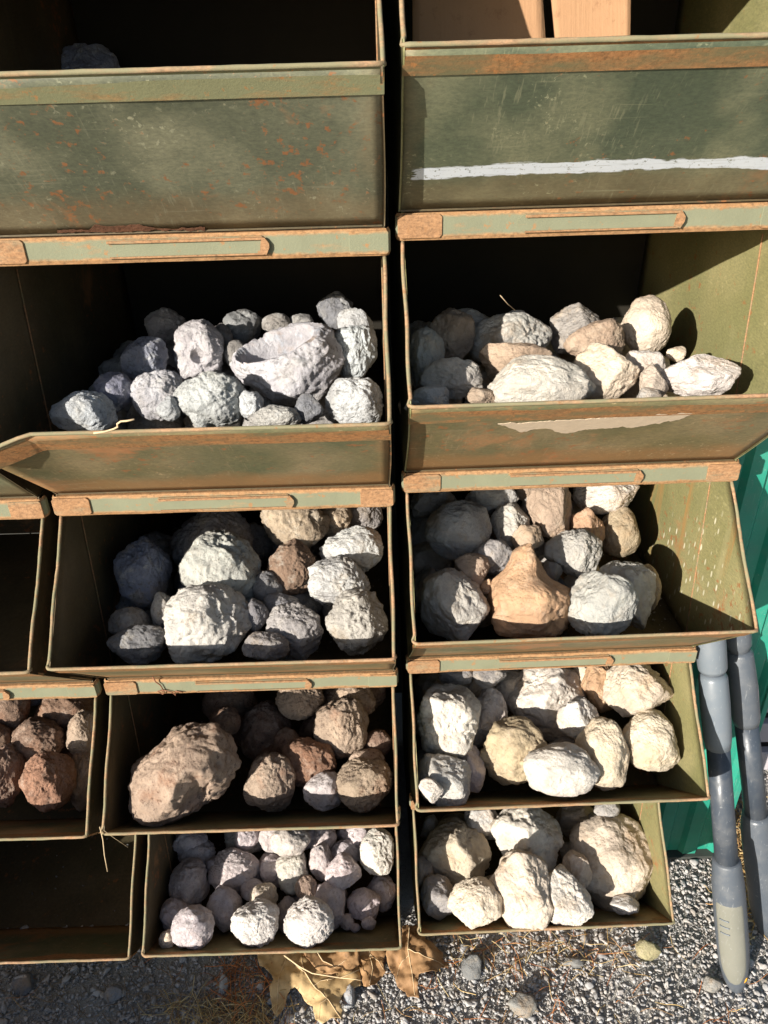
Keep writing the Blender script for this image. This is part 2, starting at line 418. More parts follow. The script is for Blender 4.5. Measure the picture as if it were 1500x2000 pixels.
    lh = MB()
    lh.prism([(xa+.008, zc-hh), (xb-.008, zc-hh), (xb, zc-.002), (xb, zc+.003), (xb-.008, zc+hh), (xa+.008, zc+hh), (xa, zc+.003), (xa, zc-.002)], -.0098, -.0064)
    holder = lh.build('label_holder', railmat, rail)
    MB().box((xa+.008, -.0130, zc+hh-.0040), (xb-.006, -.0098, zc+hh-.0010)).build('holder_edge', RAIL_RUST, rail, bevel=.0006)
    MB().box((xa+.008, -.0122, zc-hh+.0008), (xb-.006, -.0098, zc-hh+.0028)).build('holder_edge', RAIL_RUST, rail, bevel=.0006)
    MB().prism([(xb-.011, zc-hh+.0035), (xb-.004, zc-hh+.001), (xb, zc-.002), (xb, zc+.003), (xb-.005, zc+hh-.001), (xb-.009, zc+hh-.005)], -.0132, -.0098).build('holder_end', RAIL_RUST, rail)
    return t, fp

def bend_left(x):                             # the middle stack's second bin has its lip bent down at the left
    return -.024*max(0.0, 1-x/.062)**1.0 if x < .062 else 0.0

SPEC = [
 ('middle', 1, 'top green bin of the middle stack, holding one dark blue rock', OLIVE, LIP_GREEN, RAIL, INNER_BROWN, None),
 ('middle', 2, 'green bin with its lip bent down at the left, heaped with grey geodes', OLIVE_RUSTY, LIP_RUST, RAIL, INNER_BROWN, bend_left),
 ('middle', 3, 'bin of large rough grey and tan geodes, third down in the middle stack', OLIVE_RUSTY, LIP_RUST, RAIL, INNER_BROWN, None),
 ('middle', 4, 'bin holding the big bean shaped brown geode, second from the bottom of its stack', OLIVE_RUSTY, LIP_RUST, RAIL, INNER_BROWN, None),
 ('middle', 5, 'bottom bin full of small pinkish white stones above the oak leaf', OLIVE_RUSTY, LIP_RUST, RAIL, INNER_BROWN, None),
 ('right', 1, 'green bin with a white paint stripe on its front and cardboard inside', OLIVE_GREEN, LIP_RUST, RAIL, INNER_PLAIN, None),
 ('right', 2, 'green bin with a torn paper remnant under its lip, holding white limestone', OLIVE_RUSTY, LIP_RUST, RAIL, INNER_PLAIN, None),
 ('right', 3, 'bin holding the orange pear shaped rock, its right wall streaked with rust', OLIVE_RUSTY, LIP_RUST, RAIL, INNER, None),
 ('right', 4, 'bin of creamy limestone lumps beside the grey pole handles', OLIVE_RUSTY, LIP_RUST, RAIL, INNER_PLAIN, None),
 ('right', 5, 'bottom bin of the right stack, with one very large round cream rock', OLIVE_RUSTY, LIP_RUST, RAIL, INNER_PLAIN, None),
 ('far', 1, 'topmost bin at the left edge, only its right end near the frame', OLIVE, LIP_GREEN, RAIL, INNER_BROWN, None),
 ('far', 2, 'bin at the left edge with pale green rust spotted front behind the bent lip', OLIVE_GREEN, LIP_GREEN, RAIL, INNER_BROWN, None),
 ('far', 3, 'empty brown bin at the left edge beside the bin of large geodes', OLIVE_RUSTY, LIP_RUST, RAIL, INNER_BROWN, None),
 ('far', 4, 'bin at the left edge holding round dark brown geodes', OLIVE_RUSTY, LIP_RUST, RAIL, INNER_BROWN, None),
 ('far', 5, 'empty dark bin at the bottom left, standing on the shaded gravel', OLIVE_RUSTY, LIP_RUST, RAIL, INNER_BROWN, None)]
BIN = {}
for st, row, lab, pm, lm, rm, im, bd in SPEC:
    if st == 'far' and row == 1: continue
    BIN[st, row] = make_bin(st, row, lab, pm, lm, rm, im, bd)

# unseen board added above the frame to keep sun out of the top bins
GZ = -2*H - H - .017                                                     # ground level
def simple(name, c, r=.6, bump=None, var=.25, sc=20, spec=.3):
    t = NT(name); c2 = t.mix(t.noise(sc, 5), tuple(x*(1-var) for x in c), tuple(min(1, x*(1+var)) for x in c))
    if bump: t.bump(t.noise(bump[0], 5), bump[1], bump[2])
    return t.out(c2, r, spec)
WOOD = simple('weathered_wood', (.22, .17, .12), .8, (60, .4, .002))
b = MB().box((-1.45, -.03, 3*H-H+.004-.0), (.52, .50, 3*H-H+.024)).build('sun_block_board', WOOD)
tag(b, 'unseen board added over the top bins to block the sun', 'board')

# decals that are real paint and paper on the front panels
def pnorm(row):
    q = np.array([0, -LZ, -PR]); return q/np.linalg.norm(q)
def panel_pt(stack, row, u, v, off):
    """point on the outside of a front panel seen at u,v, lifted off by a few tenths of a millimetre, in bin coordinates"""
    org, ya = bin_frame(stack, row); c, s = math.cos(-ya), math.sin(-ya)
    def loc(p):
        q = p-org; return np.array([q[0]*c-q[1]*s, q[0]*s+q[1]*c, q[2]])
    a, d = loc(CAM), loc(CAM+ray(u, v)); d = d-a
    n = pnorm(row); t = -np.dot(n, a)/np.dot(n, d)
    return a+d*t+n*off
def decal(name, stack, row, top, bot, mat, off=.0035, jag=.0, seed=5, th=.0006):
    P = []
    m = 90
    tu = np.linspace(top[0][0], top[-1][0], m)
    tv = np.interp(tu, [p[0] for p in top], [p[1] for p in top]); bv = np.interp(tu, [p[0] for p in bot], [p[1] for p in bot])
    q = np.stack([tu*.07, tv*0, tv*0], 1)
    tv = tv + jag*fbm(q, seed, 4, .7); bv = bv + jag*1.6*fbm(q+50, seed+1, 4, .7)
    bv = np.maximum(bv, tv+.8)
    V = [panel_pt(stack, row, u, a, off) for u, a in zip(tu, tv)]+[panel_pt(stack, row, u, a, off) for u, a in zip(tu, bv)]
    n = pnorm(row)
    V += [v-n*th for v in V]
    f = []
    for i in range(m-1):
        f += [(i, i+m, i+m+1, i+1), (i+2*m, i+1+2*m, i+m+1+2*m, i+m+2*m), (i, i+1, i+1+2*m, i+2*m), (i+m, i+m+2*m, i+m+1+2*m, i+m+1)]
    f += [(0, 2*m, 3*m, m), (m-1, 2*m-1, 4*m-1, 3*m-1)]
    return mesh_obj(name, V, f, mat, BIN[stack, row][1])
WHITEP = simple('white_paint', (.62, .66, .70), .5, (200, .2, .0004), .12, 60)
PAPER = simple('torn_paper', (.50, .40, .29), .9, (150, .6, .001), .15, 50)
PEEL = simple('bare_rust', (.12, .055, .03), .9, (150, .8, .002), .5, 70)
_P = [(panel_pt('right', 1, u, a, 0), panel_pt('right', 1, u, b_, 0)) for u, a, b_ in ((803, 332, 349), (900, 328, 350), (1000, 320, 344), (1160, 314, 337), (1300, 307, 329), (1440, 305, 324), (1540, 307, 340))]
_x = [(p[0]+q[0])/2 for p, q in _P]; _z = [(p[2]+q[2])/2 for p, q in _P]
_c = np.polyfit(_x, _z, 2); STRIPE = (float(_c[0]), float(_c[1]), float(_c[2]), float(np.mean([abs(p[2]-q[2])/2 for p, q in _P])))
BIN['right', 1][1].data.materials[0] = striped('striped_green_paint')
decal('paper_remnant', 'right', 2, [(972, 826), (1040, 822), (1150, 816), (1345, 804), (1352, 806)],
      [(972, 827), (1020, 841), (1060, 835), (1110, 845), (1150, 836), (1230, 832), (1290, 824), (1345, 812), (1352, 807)], PAPER, .0017, 3.0, 9, .0006)
decal('peeled_patch', 'middle', 1, [(112, 449), (175, 447), (185, 438), (215, 441), (270, 437), (310, 446), (400, 443)],
      [(112, 452), (400, 448)], PEEL, .0012, 3.5, 12, .0003)

# thread caught on the bent lip and wire twisted round a lower rail
CORD = simple('pale_thread', (.55, .42, .26), .9); WIRE = simple('rusty_wire', (.20, .09, .05), .8)
def line3(px, y, r, name, mat, label, cat):
    pts = [at_y(u, v, y if not hasattr(y, '__len__') else y[i]) for i, (u, v) in enumerate(px)]
    return tag(MB().tube(pts, r, 6).build(name, mat, None, True), label, cat)
line3([(183, 846), (205, 843), (222, 838), (230, 834), (229, 828), (236, 823), (248, 822), (262, 819)], -.163, .0011, 'thread', CORD, 'pale frayed thread caught on the lip of the grey geode bin', 'thread')
line3([(298, 1322), (304, 1332), (313, 1338), (321, 1352), (318, 1356), (308, 1350), (322, 1348), (336, 1352), (343, 1358), (342, 1350), (358, 1352)], -.022, .0010, 'twisted_wire', WIRE, 'thin rusty wire twisted round the rail above the brown geodes', 'wire')
line3([(195, 1615), (201, 1640), (204, 1670), (210, 1702)], [-.165, -.165, -.15, -.14], .0008, 'dry_stalk', CORD, 'dry stem hanging below the corner of the big geode bin', 'stem')
line3([(203, 1622), (222, 1636), (250, 1655)], [-.165, -.155, -.15], .0004, 'cobweb_strand', CORD, 'fine strand stretched between two bin corners at lower left', 'strand')
line3([(977, 577), (992, 594), (1006, 606)], [.03, .05, .07], .0005, 'dry_stalk', CORD, 'thin dry stalk sticking up behind the shaded limestone', 'stalk')

# cardboard sheets standing in the top right bin
CARD = NT('cardboard'); _c = CARD.mix(CARD.noise(16, 6, .65), (.33, .185, .095), (.46, .275, .155))
_c = CARD.mix(CARD.mul(CARD.ramp(CARD.noise(60, 5, .75), .56, .66), .5), _c, (.24, .13, .07)); _f = CARD.noise(1.0, 3, .6, CARD.map((330, 20, 10)))
CARD.bump(CARD.mul(_f, CARD.noise(140, 5, .7), 'ADD'), .6, .0010); CARD = CARD.out(_c, .9, .1)
def card(u0, u1, u2, u3, y, label):
    org, _ = bin_frame('right', 1)
    A = at_y(u0, 78, y); Bp = at_y(u1, 78, y); C_ = at_y(u2, -60, y+.03); D_ = at_y(u3, -60, y+.03)
    # carry the lower edge down to the bin's floor
    k = (A[2]-org[2]-.006)/(D_[2]-A[2]); A2 = A-(D_-A)*k; B2 = Bp-(C_-Bp)*k
    o = MB().sheet(A2, B2, C_, D_, 14, 12, .004, .003, int(u0), 9).build('cardboard_sheet', CARD, None, True)
    return tag(o, label, 'cardboard')
card(806, 1066, 1056, 806, .118, 'wide cardboard sheet, mostly shaded, standing at the left in the top right bin')
card(1085, 1231, 1233, 1072, .12, 'sunlit narrow cardboard sheet standing in the top right bin')

# ------------------------------------------------------------------ rocks
ICO = {}
def ico(n):
    if n not in ICO:
        bm = bmesh.new(); bmesh.ops.create_icosphere(bm, subdivisions=n, radius=1)
        v = np.array([x.co[:] for x in bm.verts]); f = [tuple(q.index for q in p.verts) for p in bm.faces]
        bm.free(); v /= np.linalg.norm(v, axis=1)[:, None]; ICO[n] = (v, f)
    return ICO[n]
def rock_shape(kind, seed, sub):
    d, f = ico(sub); r_ = np.random.default_rng(seed)
    r = 1 + .20*fbm(d*1.25+seed*1.7, seed, 2)
    if kind == 'lime':
        ncut, lo, hi, med, fine = 15, .62, .90, .070, .015
    elif kind == 'round':
        ncut, lo, hi, med, fine = 7, .84, .97, .050, .017
    elif kind == 'knob':
        ncut, lo, hi, med, fine = 6, .80, .97, .060, .020
    else:
        ncut, lo, hi, med, fine = 10, .70, .94, .070, .022
    for k in range(ncut):
        n = r_.normal(size=3); n /= np.linalg.norm(n); h = r_.uniform(lo, hi)
        c = d@n; lim = np.where(c > .05, h/np.maximum(c, .05), 9.0)
        lim = lim + .03*vnoise(d*6+k*3, seed+k)
        kk = 34.0 if kind == 'lime' else 20.0; r = -np.log(np.exp(-kk*r)+np.exp(-kk*np.minimum(lim, 5)))/kk
    wv = d*2.6 + .5*np.stack([vnoise(d*3, seed+5), vnoise(d*3, seed+6), vnoise(d*3, seed+7)], 1)
    r = r + med*fbm(wv*1.4, seed+11, 4, .6)
    if kind in ('lime', 'round'):
        r = r + fine*1.9*ridged(wv*2.2, seed+21, 5, .66) + .022*fbm(d*16, seed+33, 4, .75)
        dn = vnoise(d*2.2+40, seed+41); r = r - .06*np.clip(dn-.35, 0, 1)
    else:
        r = r + fine*1.4*ridged(wv*3.0, seed+21, 5, .70) + .026*fbm(d*14, seed+33, 4, .80)
        r = r + .055*np.abs(vnoise(wv*1.6+5, seed+51)) + .014*np.abs(vnoise(wv*4.1, seed+52))
        r = r - .10*np.clip(vnoise(wv*3.3+9, seed+53)-.45, 0, 1)
        dn = vnoise(d*3.0+40, seed+41); r = r - .12*np.clip(dn-.35, 0, 1)
    return d*r[:, None], f

PEAR = [(1.0, -.12, .06), (.93, -.26, .14), (.80, -.40, .21), (.62, -.47, .23), (.46, -.56, .25), (.34, -.68, .30), (.22, -.80, .42), (.12, -.87, .62), (.02, -.92, .82), (-.10, -.96, .93), (-.25, -.98, .98), (-.62, -.97, .92), (-.82, -.90, .78), (-.93, -.74, .60), (-1.0, -.45, .35)]
def make_rock(name, pos, ru, rv, rd, kind, mat, col, seed, sub, outline=None, label=None, group=None, post=None):
    prof = None
    if outline == 'pear': prof = PEAR; outline = None
    P, f = rock_shape(kind, seed, sub)
    x, y, z = P[:, 0], P[:, 1], P[:, 2]
    if outline is not None:
        th = np.arctan2(y, x); an = np.radians(np.array([o[0] for o in outline]+[outline[0][0]+360])); rr = np.array([o[1] for o in outline]+[outline[0][1]])
        m = np.interp((th-an[0]) % (2*np.pi)+an[0], an, rr)
        # soften: average with neighbours in angle
        m = (m+np.interp((th+.12-an[0]) % (2*np.pi)+an[0], an, rr)+np.interp((th-.12-an[0]) % (2*np.pi)+an[0], an, rr))/3
        rho = np.sqrt(x*x+y*y)/np.sqrt(x*x+y*y+z*z); k_ = np.clip((rho-.15)/.6, 0, 1); k_ = k_*k_*(3-2*k_)
        m = 1+(m-1)*k_
        x = x*m; y = y*m; z = z*(.6+.4*m)
    P = np.stack([x, y, z], 1)
    if prof is not None:
        lo, hi = P.min(0), P.max(0); P = (P-(lo+hi)/2)/((hi-lo)/2); yv = P[:, 1]; py = np.array([q[0] for q in prof])[::-1]
        Lq = np.interp(yv, py, np.array([q[1] for q in prof])[::-1]); Rq = np.interp(yv, py, np.array([q[2] for q in prof])[::-1])
        k_ = 1/np.sqrt(np.clip(1-yv**2, 0, 1)+.06); hw = (Rq-Lq)/2
        P = np.stack([(Lq+Rq)/2+P[:, 0]*k_*hw, yv, P[:, 2]*k_*(.75*hw+.08)], 1)
    lo, hi = P.min(0), P.max(0); P = (P-(lo+hi)/2)/((hi-lo)/2)*np.array([ru, rv, rd])
    if post: P = post(P, ru, rv, rd)
    hm = getattr(post, 'mask', None) if post else None
    Wd = P[:, :1]*RT + P[:, 1:2]*UP - P[:, 2:3]*FW
    # origin at the rock's base
    zb = Wd[:, 2].min(); Wd = Wd-np.array([0, 0, zb])
    o = mesh_obj(name, Wd, f, mat, None, True); o.location = pos+np.array([0, 0, zb]); o.color = (*col, 1)
    if hm is not None:
        o.data.materials.append(R_CRYSTAL)
        for p_ in o.data.polygons:
            if hm[p_.vertices[0]] and hm[p_.vertices[1]]: p_.material_index = 1
    tag(o, label, 'rock', group)
    return o

R_CRYSTAL = rock_mat('crystal_crust', (.20, .22, .26), (.50, .54, .60), .9, 1.6, .35)
R_CRYSTAL.node_tree.nodes['Principled BSDF'].inputs['Roughness'].default_value = .35
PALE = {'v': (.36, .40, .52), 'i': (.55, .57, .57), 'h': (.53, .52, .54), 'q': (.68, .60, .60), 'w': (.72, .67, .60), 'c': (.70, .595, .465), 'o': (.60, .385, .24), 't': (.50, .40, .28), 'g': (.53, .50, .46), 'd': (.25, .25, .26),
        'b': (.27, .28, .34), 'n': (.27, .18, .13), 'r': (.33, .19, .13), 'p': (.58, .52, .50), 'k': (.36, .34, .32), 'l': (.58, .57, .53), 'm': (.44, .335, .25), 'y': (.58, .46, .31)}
# pile surface per bin: height above the bin's floor at y = 0 and its slope backwards
PILES = {
('middle', 1): (.12, .1, 'grey', R_GREY, 'rocks in the top middle bin', 'dark rock', [
 (175, 148, 62, 54, 'v', 'dark blue grey rock with pale veins showing over the lip of the top bin')]),
('middle', 2): (.135, .16, 'grey', R_GREY, 'grey geodes heaped in the bent lipped bin', 'grey geode', [
 (159, 806, 66, 46, 'i', 'pale flat topped geode at the far left front of its heap'),
 (224, 766, 40, 42, 'b', 'dark shaded geode just behind the leftmost pale one'),
 (285, 706, 46, 50, 'b', 'dark lumpy geode with a yellowish sunlit right side'),
 (307, 773, 56, 50, 'h', 'pinkish geode, sunlit on top and dark below, left of the round white one'),
 (322, 638, 40, 34, 'k', 'dim grey geode at the back left of the heap'),
 (387, 685, 55, 60, 'h', 'upright pinkish white geode with a small dark hole'),
 (411, 782, 71, 56, 'i', 'round white geode at the front centre, right behind the lip'),
 (330, 797, 23, 26, 'i', 'small pale stone tucked left of the round white geode'),
 (560, 709, 112, 88, 'h', 'large broken open geode showing its pale crystal hollow'),
 (471, 641, 41, 40, 'd', 'dark cracked geode at the back, above the open geode\'s left rim'),
 (541, 634, 30, 22, 'k', 'small grey geode behind the open geode, left of its peak'),
 (590, 628, 24, 16, 'k', 'smallest pale stone peeking over the back of the open geode'),
 (655, 608, 38, 38, 'd', 'dark smooth geode highest at the back right of the heap'),
 (694, 634, 36, 32, 'i', 'pale round geode near the right wall at the back'),
 (692, 692, 46, 60, 'i', 'greenish white geode with dark underside against the right wall'),
 (692, 786, 58, 48, 'i', 'knobbly yellowish white geode at the right front corner'),
 (536, 816, 56, 27, 'g', 'low geode under the open geode, mostly shaded with a pale top'),
 (603, 800, 30, 30, 'd', 'dark stone below the open geode\'s right side'),
 (432, 670, 26, 38, 'k', 'dim stone wedged right of the upright pinkish geode'),
 (489, 790, 26, 28, 'i', 'small yellowish stone between round white and open geodes'),
 (462, 690, 24, 26, 'k', 'grey stone in the gap left of the open geode\'s tip')]),
('right', 2): (.135, .16, 'lime', R_LIME, 'limestone lumps under the torn paper bin', 'limestone', [
 (834, 700, 36, 62, 'g', 'tall bluish shaded rock against the left wall'),
 (876, 658, 52, 62, 'm', 'shaded brownish rock behind the tall bluish one'),
 (902, 630, 55, 26, 'g', 'long dim rock at the back left of the limestone heap'),
 (1000, 662, 84, 52, 'g', 'large shaded grey rock in the middle of the limestone heap'),
 (1008, 620, 20, 14, 'g', 'little knob of stone on top of the large shaded rock'),
 (881, 744, 62, 42, 'g', 'shaded low rock left of the long white one'),
 (834, 782, 46, 32, 'g', 'shaded rock in the left front corner by the lip'),
 (1006, 712, 72, 42, 'm', 'dark brownish rock behind the long white one'),
 (1058, 752, 113, 56, 'w', 'long bright white rock lying along the lip'),
 (1178, 728, 70, 60, 'c', 'creamy pitted rock right of the long white one'),
 (1128, 640, 52, 50, 'k', 'dark dim rock at the back, left of the upright round rock'),
 (1160, 672, 60, 44, 'm', 'brownish rock with an orange right edge behind the creamy one'),
 (1263, 638, 50, 60, 'c', 'upright round cream rock standing highest in front of the lit wall'),
 (1258, 714, 40, 32, 'w', 'white rock supporting the upright round one'),
 (1318, 692, 20, 16, 'c', 'small tan stone between the upright rock and the large right one'),
 (1364, 736, 76, 47, 'w', 'large flat white rock at the right end of its bin'),
 (1268, 772, 24, 16, 'g', 'small low stone at the lip right of the creamy pitted rock'),
 (1278, 748, 28, 40, 'c', 'shaded stone left of the large flat white rock'),
 (940, 778, 32, 24, 'm', 'small dark tan stone at the lip, left end of the long white rock')]),
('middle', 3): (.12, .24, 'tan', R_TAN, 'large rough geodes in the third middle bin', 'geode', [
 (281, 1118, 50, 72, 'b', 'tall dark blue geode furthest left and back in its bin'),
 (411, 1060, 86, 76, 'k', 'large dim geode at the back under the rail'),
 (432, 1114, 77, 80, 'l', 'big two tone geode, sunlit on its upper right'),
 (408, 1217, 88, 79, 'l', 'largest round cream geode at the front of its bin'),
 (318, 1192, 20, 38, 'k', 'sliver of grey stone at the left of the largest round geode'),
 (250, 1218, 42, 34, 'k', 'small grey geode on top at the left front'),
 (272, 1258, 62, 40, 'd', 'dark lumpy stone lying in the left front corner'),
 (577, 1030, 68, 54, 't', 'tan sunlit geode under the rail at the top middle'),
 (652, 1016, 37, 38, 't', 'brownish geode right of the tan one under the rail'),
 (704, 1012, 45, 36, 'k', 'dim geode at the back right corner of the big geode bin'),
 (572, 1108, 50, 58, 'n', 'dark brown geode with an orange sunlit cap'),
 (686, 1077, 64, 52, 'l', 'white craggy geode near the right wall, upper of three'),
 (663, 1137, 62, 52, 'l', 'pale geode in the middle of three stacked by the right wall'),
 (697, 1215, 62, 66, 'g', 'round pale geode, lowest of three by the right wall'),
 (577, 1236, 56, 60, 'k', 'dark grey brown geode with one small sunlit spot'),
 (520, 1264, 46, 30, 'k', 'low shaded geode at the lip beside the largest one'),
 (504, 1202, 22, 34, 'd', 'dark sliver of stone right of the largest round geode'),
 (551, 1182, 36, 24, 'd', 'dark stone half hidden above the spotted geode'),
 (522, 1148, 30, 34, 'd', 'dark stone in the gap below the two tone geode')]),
('right', 3): (.130, .26, 'lime', R_LIME, 'limestone with the orange pear rock', 'limestone', [
 (847, 975, 46, 38, 'k', 'dim rock in the upper left corner under the rail'),
 (894, 1036, 66, 60, 'g', 'large bluish grey shaded rock at the upper left'),
 (959, 972, 52, 38, 'g', 'grey rock at the back under the rail, left of centre'),
 (998, 1027, 42, 48, 'g', 'pointed grey rock right of the large bluish one'),
 (1027, 960, 22, 20, 'm', 'little brown stone at the back under the rail'),
 (1034, 996, 20, 30, 'g', 'small grey stone above the pointed grey rock'),
 (1074, 1000, 46, 54, 'm', 'brownish shaded rock under the rail at centre'),
 (1183, 962, 62, 44, 'w', 'bright white rock just below the rail'),
 (1211, 1039, 40, 50, 't', 'brown rock with a white sunlit top near the right wall'),
 (1146, 1048, 36, 58, 'o', 'orange brown upright rock between white topped neighbours'),
 (1118, 1084, 56, 52, 'g', 'grey rock with a sunlit facet behind the pear rock\'s neck'),
 (964, 1090, 46, 38, 'k', 'dark rock above the gap between the two front rocks'),
 (923, 1115, 36, 36, 'm', 'dark brown rock behind the half lit one'),
 (1032, 1052, 32, 28, 'm', 'shaded stone just left of the pear rock\'s tip'),
 (889, 1182, 68, 72, 'g', 'big half lit rock in the left front corner'),
 (1042, 1152, 88, 92, 'o', 'orange pear shaped rock with a thick upright neck'),
 (1178, 1182, 66, 68, 'l', 'blue grey rock with one bright patch, right of the pear rock'),
 (1230, 1162, 50, 66, 'g', 'grey rock behind the blue grey one with the bright patch'),
 (1264, 1152, 28, 50, 't', 'tan rock furthest right, in the shadow beside the wall'),
 (1079, 1120, 22, 24, 'k', 'small dark stone at the right of the pear rock\'s neck'),
 (952, 1146, 14, 16, 'o', 'small orange stone left of the pear rock')]),
('middle', 4): (.108, .33, 'brown', R_BROWN, 'brown geodes in the fourth middle bin', 'brown geode', [
 (360, 1509, 112, 99, 'm', 'very large bean shaped brown geode with a dark hollow'),
 (514, 1430, 54, 60, 'n', 'round dark brown geode right of the bean shaped one'),
 (450, 1376, 54, 50, 'n', 'dim reddish brown geode under the rail, left of centre'),
 (585, 1368, 48, 40, 'm', 'pinkish tan geode sunlit under the rail'),
 (666, 1420, 55, 60, 'm', 'tan sunlit geode, tallest near the right of its bin'),
 (681, 1366, 54, 40, 'm', 'tan geode in half shade behind the tallest one'),
 (728, 1352, 26, 32, 'n', 'dim brown stone at the back right corner under the rail'),
 (603, 1488, 56, 47, 'r', 'reddish brown shaded geode at the centre'),
 (527, 1530, 51, 59, 'm', 'round geode, cream above and dark below, right of the bean'),
 (634, 1545, 42, 36, 'p', 'pinkish shaded stone at the front'),
 (712, 1533, 57, 50, 'm', 'tan knobbly geode in the right front corner'),
 (716, 1486, 38, 22, 'm', 'flat tan stone on top of the right front geode'),
 (738, 1452, 28, 28, 'n', 'small dark stone with a bright ridge by the right wall'),
 (560, 1452, 26, 32, 'n', 'dark stone in the gap below the pinkish tan one'),
 (440, 1410, 32, 30, 'n', 'dark stone behind the bean shaped geode\'s top')]),
('right', 4): (.180, .34, 'lime', R_LIME, 'creamy limestone beside the pole handles', 'limestone', [
 (877, 1406, 64, 70, 'w', 'white lumpy rock by the left wall under the dim back row'),
 (953, 1393, 39, 54, 'w', 'white rock with pale orange side, second from the left wall'),
 (1066, 1362, 82, 66, 'w', 'big folded white rock at the back centre under the rail'),
 (1130, 1405, 45, 44, 'w', 'smooth white rock below the big folded one'),
 (1248, 1344, 66, 53, 'c', 'cream rock with an orange stain at the upper right'),
 (1272, 1448, 57, 60, 'c', 'round cream rock nearest the right wall'),
 (1010, 1466, 74, 66, 'y', 'large tan rock behind the front white oval'),
 (1094, 1503, 74, 53, 'w', 'white oval rock lying at the front centre'),
 (1178, 1472, 52, 70, 'c', 'tall tan rock right of the white oval'),
 (867, 1522, 56, 50, 'l', 'pale jagged rock in the left front corner'),
 (842, 1544, 25, 26, 'w', 'small bright lump at the foot of the pale jagged rock'),
 (912, 1496, 36, 46, 'p', 'pinkish shaded rock behind the pale jagged one'),
 (1170, 1342, 34, 52, 'o', 'orange brown rock in the gap under the rail'),
 (890, 1318, 34, 26, 'k', 'dim stone at the back left under the rail'),
 (955, 1318, 34, 30, 'k', 'dim stone at the back, left of the big folded rock')]),
('middle', 5): (.160, .85, 'pink', R_PINK, 'small pinkish white stones in the bottom bin', 'pale stone', [
 (385, 1667, 38, 30, 'p', 'dark shaded stone at the back left of the small stones'),
 (367, 1728, 41, 45, 'q', 'stone half in shadow, furthest left at mid height'),
 (460, 1702, 53, 46, 'q', 'largest pinkish stone, left of centre'),
 (484, 1638, 48, 28, 'w', 'white stone at the top left of the sunlit back row'),
 (567, 1643, 40, 30, 'w', 'white stone second in the sunlit back row'),
 (629, 1638, 29, 28, 'q', 'pinkish stone third in the sunlit back row'),
 (692, 1628, 35, 22, 'q', 'rosy stone fourth in the sunlit back row'),
 (736, 1664, 34, 46, 'w', 'tall white stone in the upper right corner'),
 (571, 1707, 34, 42, 'w', 'upright pale stone in the middle of the bottom bin'),
 (523, 1698, 22, 34, 'q', 'narrow pink stone beside the largest one'),
 (671, 1703, 36, 36, 'q', 'round white stone right of the upright pale one'),
 (676, 1664, 34, 22, 'q', 'shaded pinkish stone behind the round white one'),
 (627, 1684, 24, 36, 'p', 'dark shaded stone between the upright and round ones'),
 (744, 1742, 30, 34, 'q', 'pinkish stone against the right wall'),
 (710, 1770, 34, 30, 'q', 'crusty stone at the right, above the little pebbles'),
 (341, 1786, 29, 32, 'q', 'shaded stone at the left front, behind the mottled one'),
 (377, 1811, 42, 43, 'q', 'mottled round stone at the left front'),
 (328, 1834, 18, 17, 'c', 'tiny tan stone in the left front corner'),
 (437, 1775, 34, 44, 'q', 'shaded stone between the mottled and the oval ones'),
 (497, 1803, 48, 40, 'w', 'white oval stone at the front centre left'),
 (515, 1754, 28, 26, 'c', 'small tan angular stone above the white oval'),
 (562, 1786, 24, 38, 'q', 'shaded stone right of the white oval'),
 (604, 1798, 50, 47, 'w', 'large lumpy white stone at the front centre right'),
 (642, 1768, 33, 44, 'q', 'tall shaded pink stone behind the large lumpy one'),
 (677, 1801, 15, 15, 'q', 'leftmost of the little pebbles at the right front'),
 (694, 1812, 11, 9, 'q', 'smallest of the little pebbles at the right front'),
 (720, 1803, 15, 12, 'q', 'rightmost of the little pebbles at the right front'),
 (598, 1736, 22, 26, 'm', 'dark brown stone below the upright pale one'),
 (494, 1738, 24, 20, 'q', 'lilac shaded stone under the largest one'),
 (655, 1735, 20, 20, 'm', 'small tan stone under the round white one')]),
('right', 5): (.170, .50, 'lime', R_LIME, 'large cream rocks in the bottom right bin', 'limestone', [
 (887, 1670, 72, 62, 'c', 'creamy ridged rock near the left wall'),
 (893, 1618, 42, 28, 'g', 'shaded rock behind the creamy ridged one'),
 (944, 1602, 38, 32, 'g', 'dim rock at the back, second from the left wall'),
 (1027, 1636, 72, 68, 'w', 'large smooth rock with a triangular shadow at the back'),
 (1128, 1600, 42, 38, 'c', 'cream rock with an orange blush at the back'),
 (1185, 1580, 26, 18, 'k', 'dim stone at the back above the biggest rock'),
 (1191, 1683, 80, 92, 'c', 'biggest round cream rock with a rough skin'),
 (1012, 1736, 62, 84, 'c', 'tall wedge shaped rock at the front centre'),
 (1108, 1755, 49, 56, 'w', 'white rock half in violet shade, right of the wedge'),
 (928, 1764, 54, 48, 'c', 'cream rock with an orange corner at the left front'),
 (857, 1754, 36, 42, 'k', 'shaded pinkish rock in the left front corner'),
 (830, 1706, 18, 30, 'k', 'dark sliver of rock against the left wall'),
 (1222, 1770, 30, 18, 'g', 'shaded stone under the biggest round rock'),
 (1128, 1706, 28, 42, 'c', 'shaded rock squeezed left of the biggest one')]),
('far', 4): (.12, .33, 'brown', R_BROWN, 'round dark brown geodes at the left edge', 'brown geode', [
 (75, 1449, 51, 48, 'n', 'round dark brown geode, upper middle at the left edge'),
 (92, 1524, 52, 57, 'r', 'warty reddish brown geode, lower middle at the left edge'),
 (10, 1516, 37, 62, 'n', 'dark brown geode cut by the photo\'s left edge, lower'),
 (162, 1522, 33, 62, 'm', 'geode by the right wall, sunlit top half'),
 (162, 1430, 34, 46, 'm', 'geode by the right wall, upper, with a bright side'),
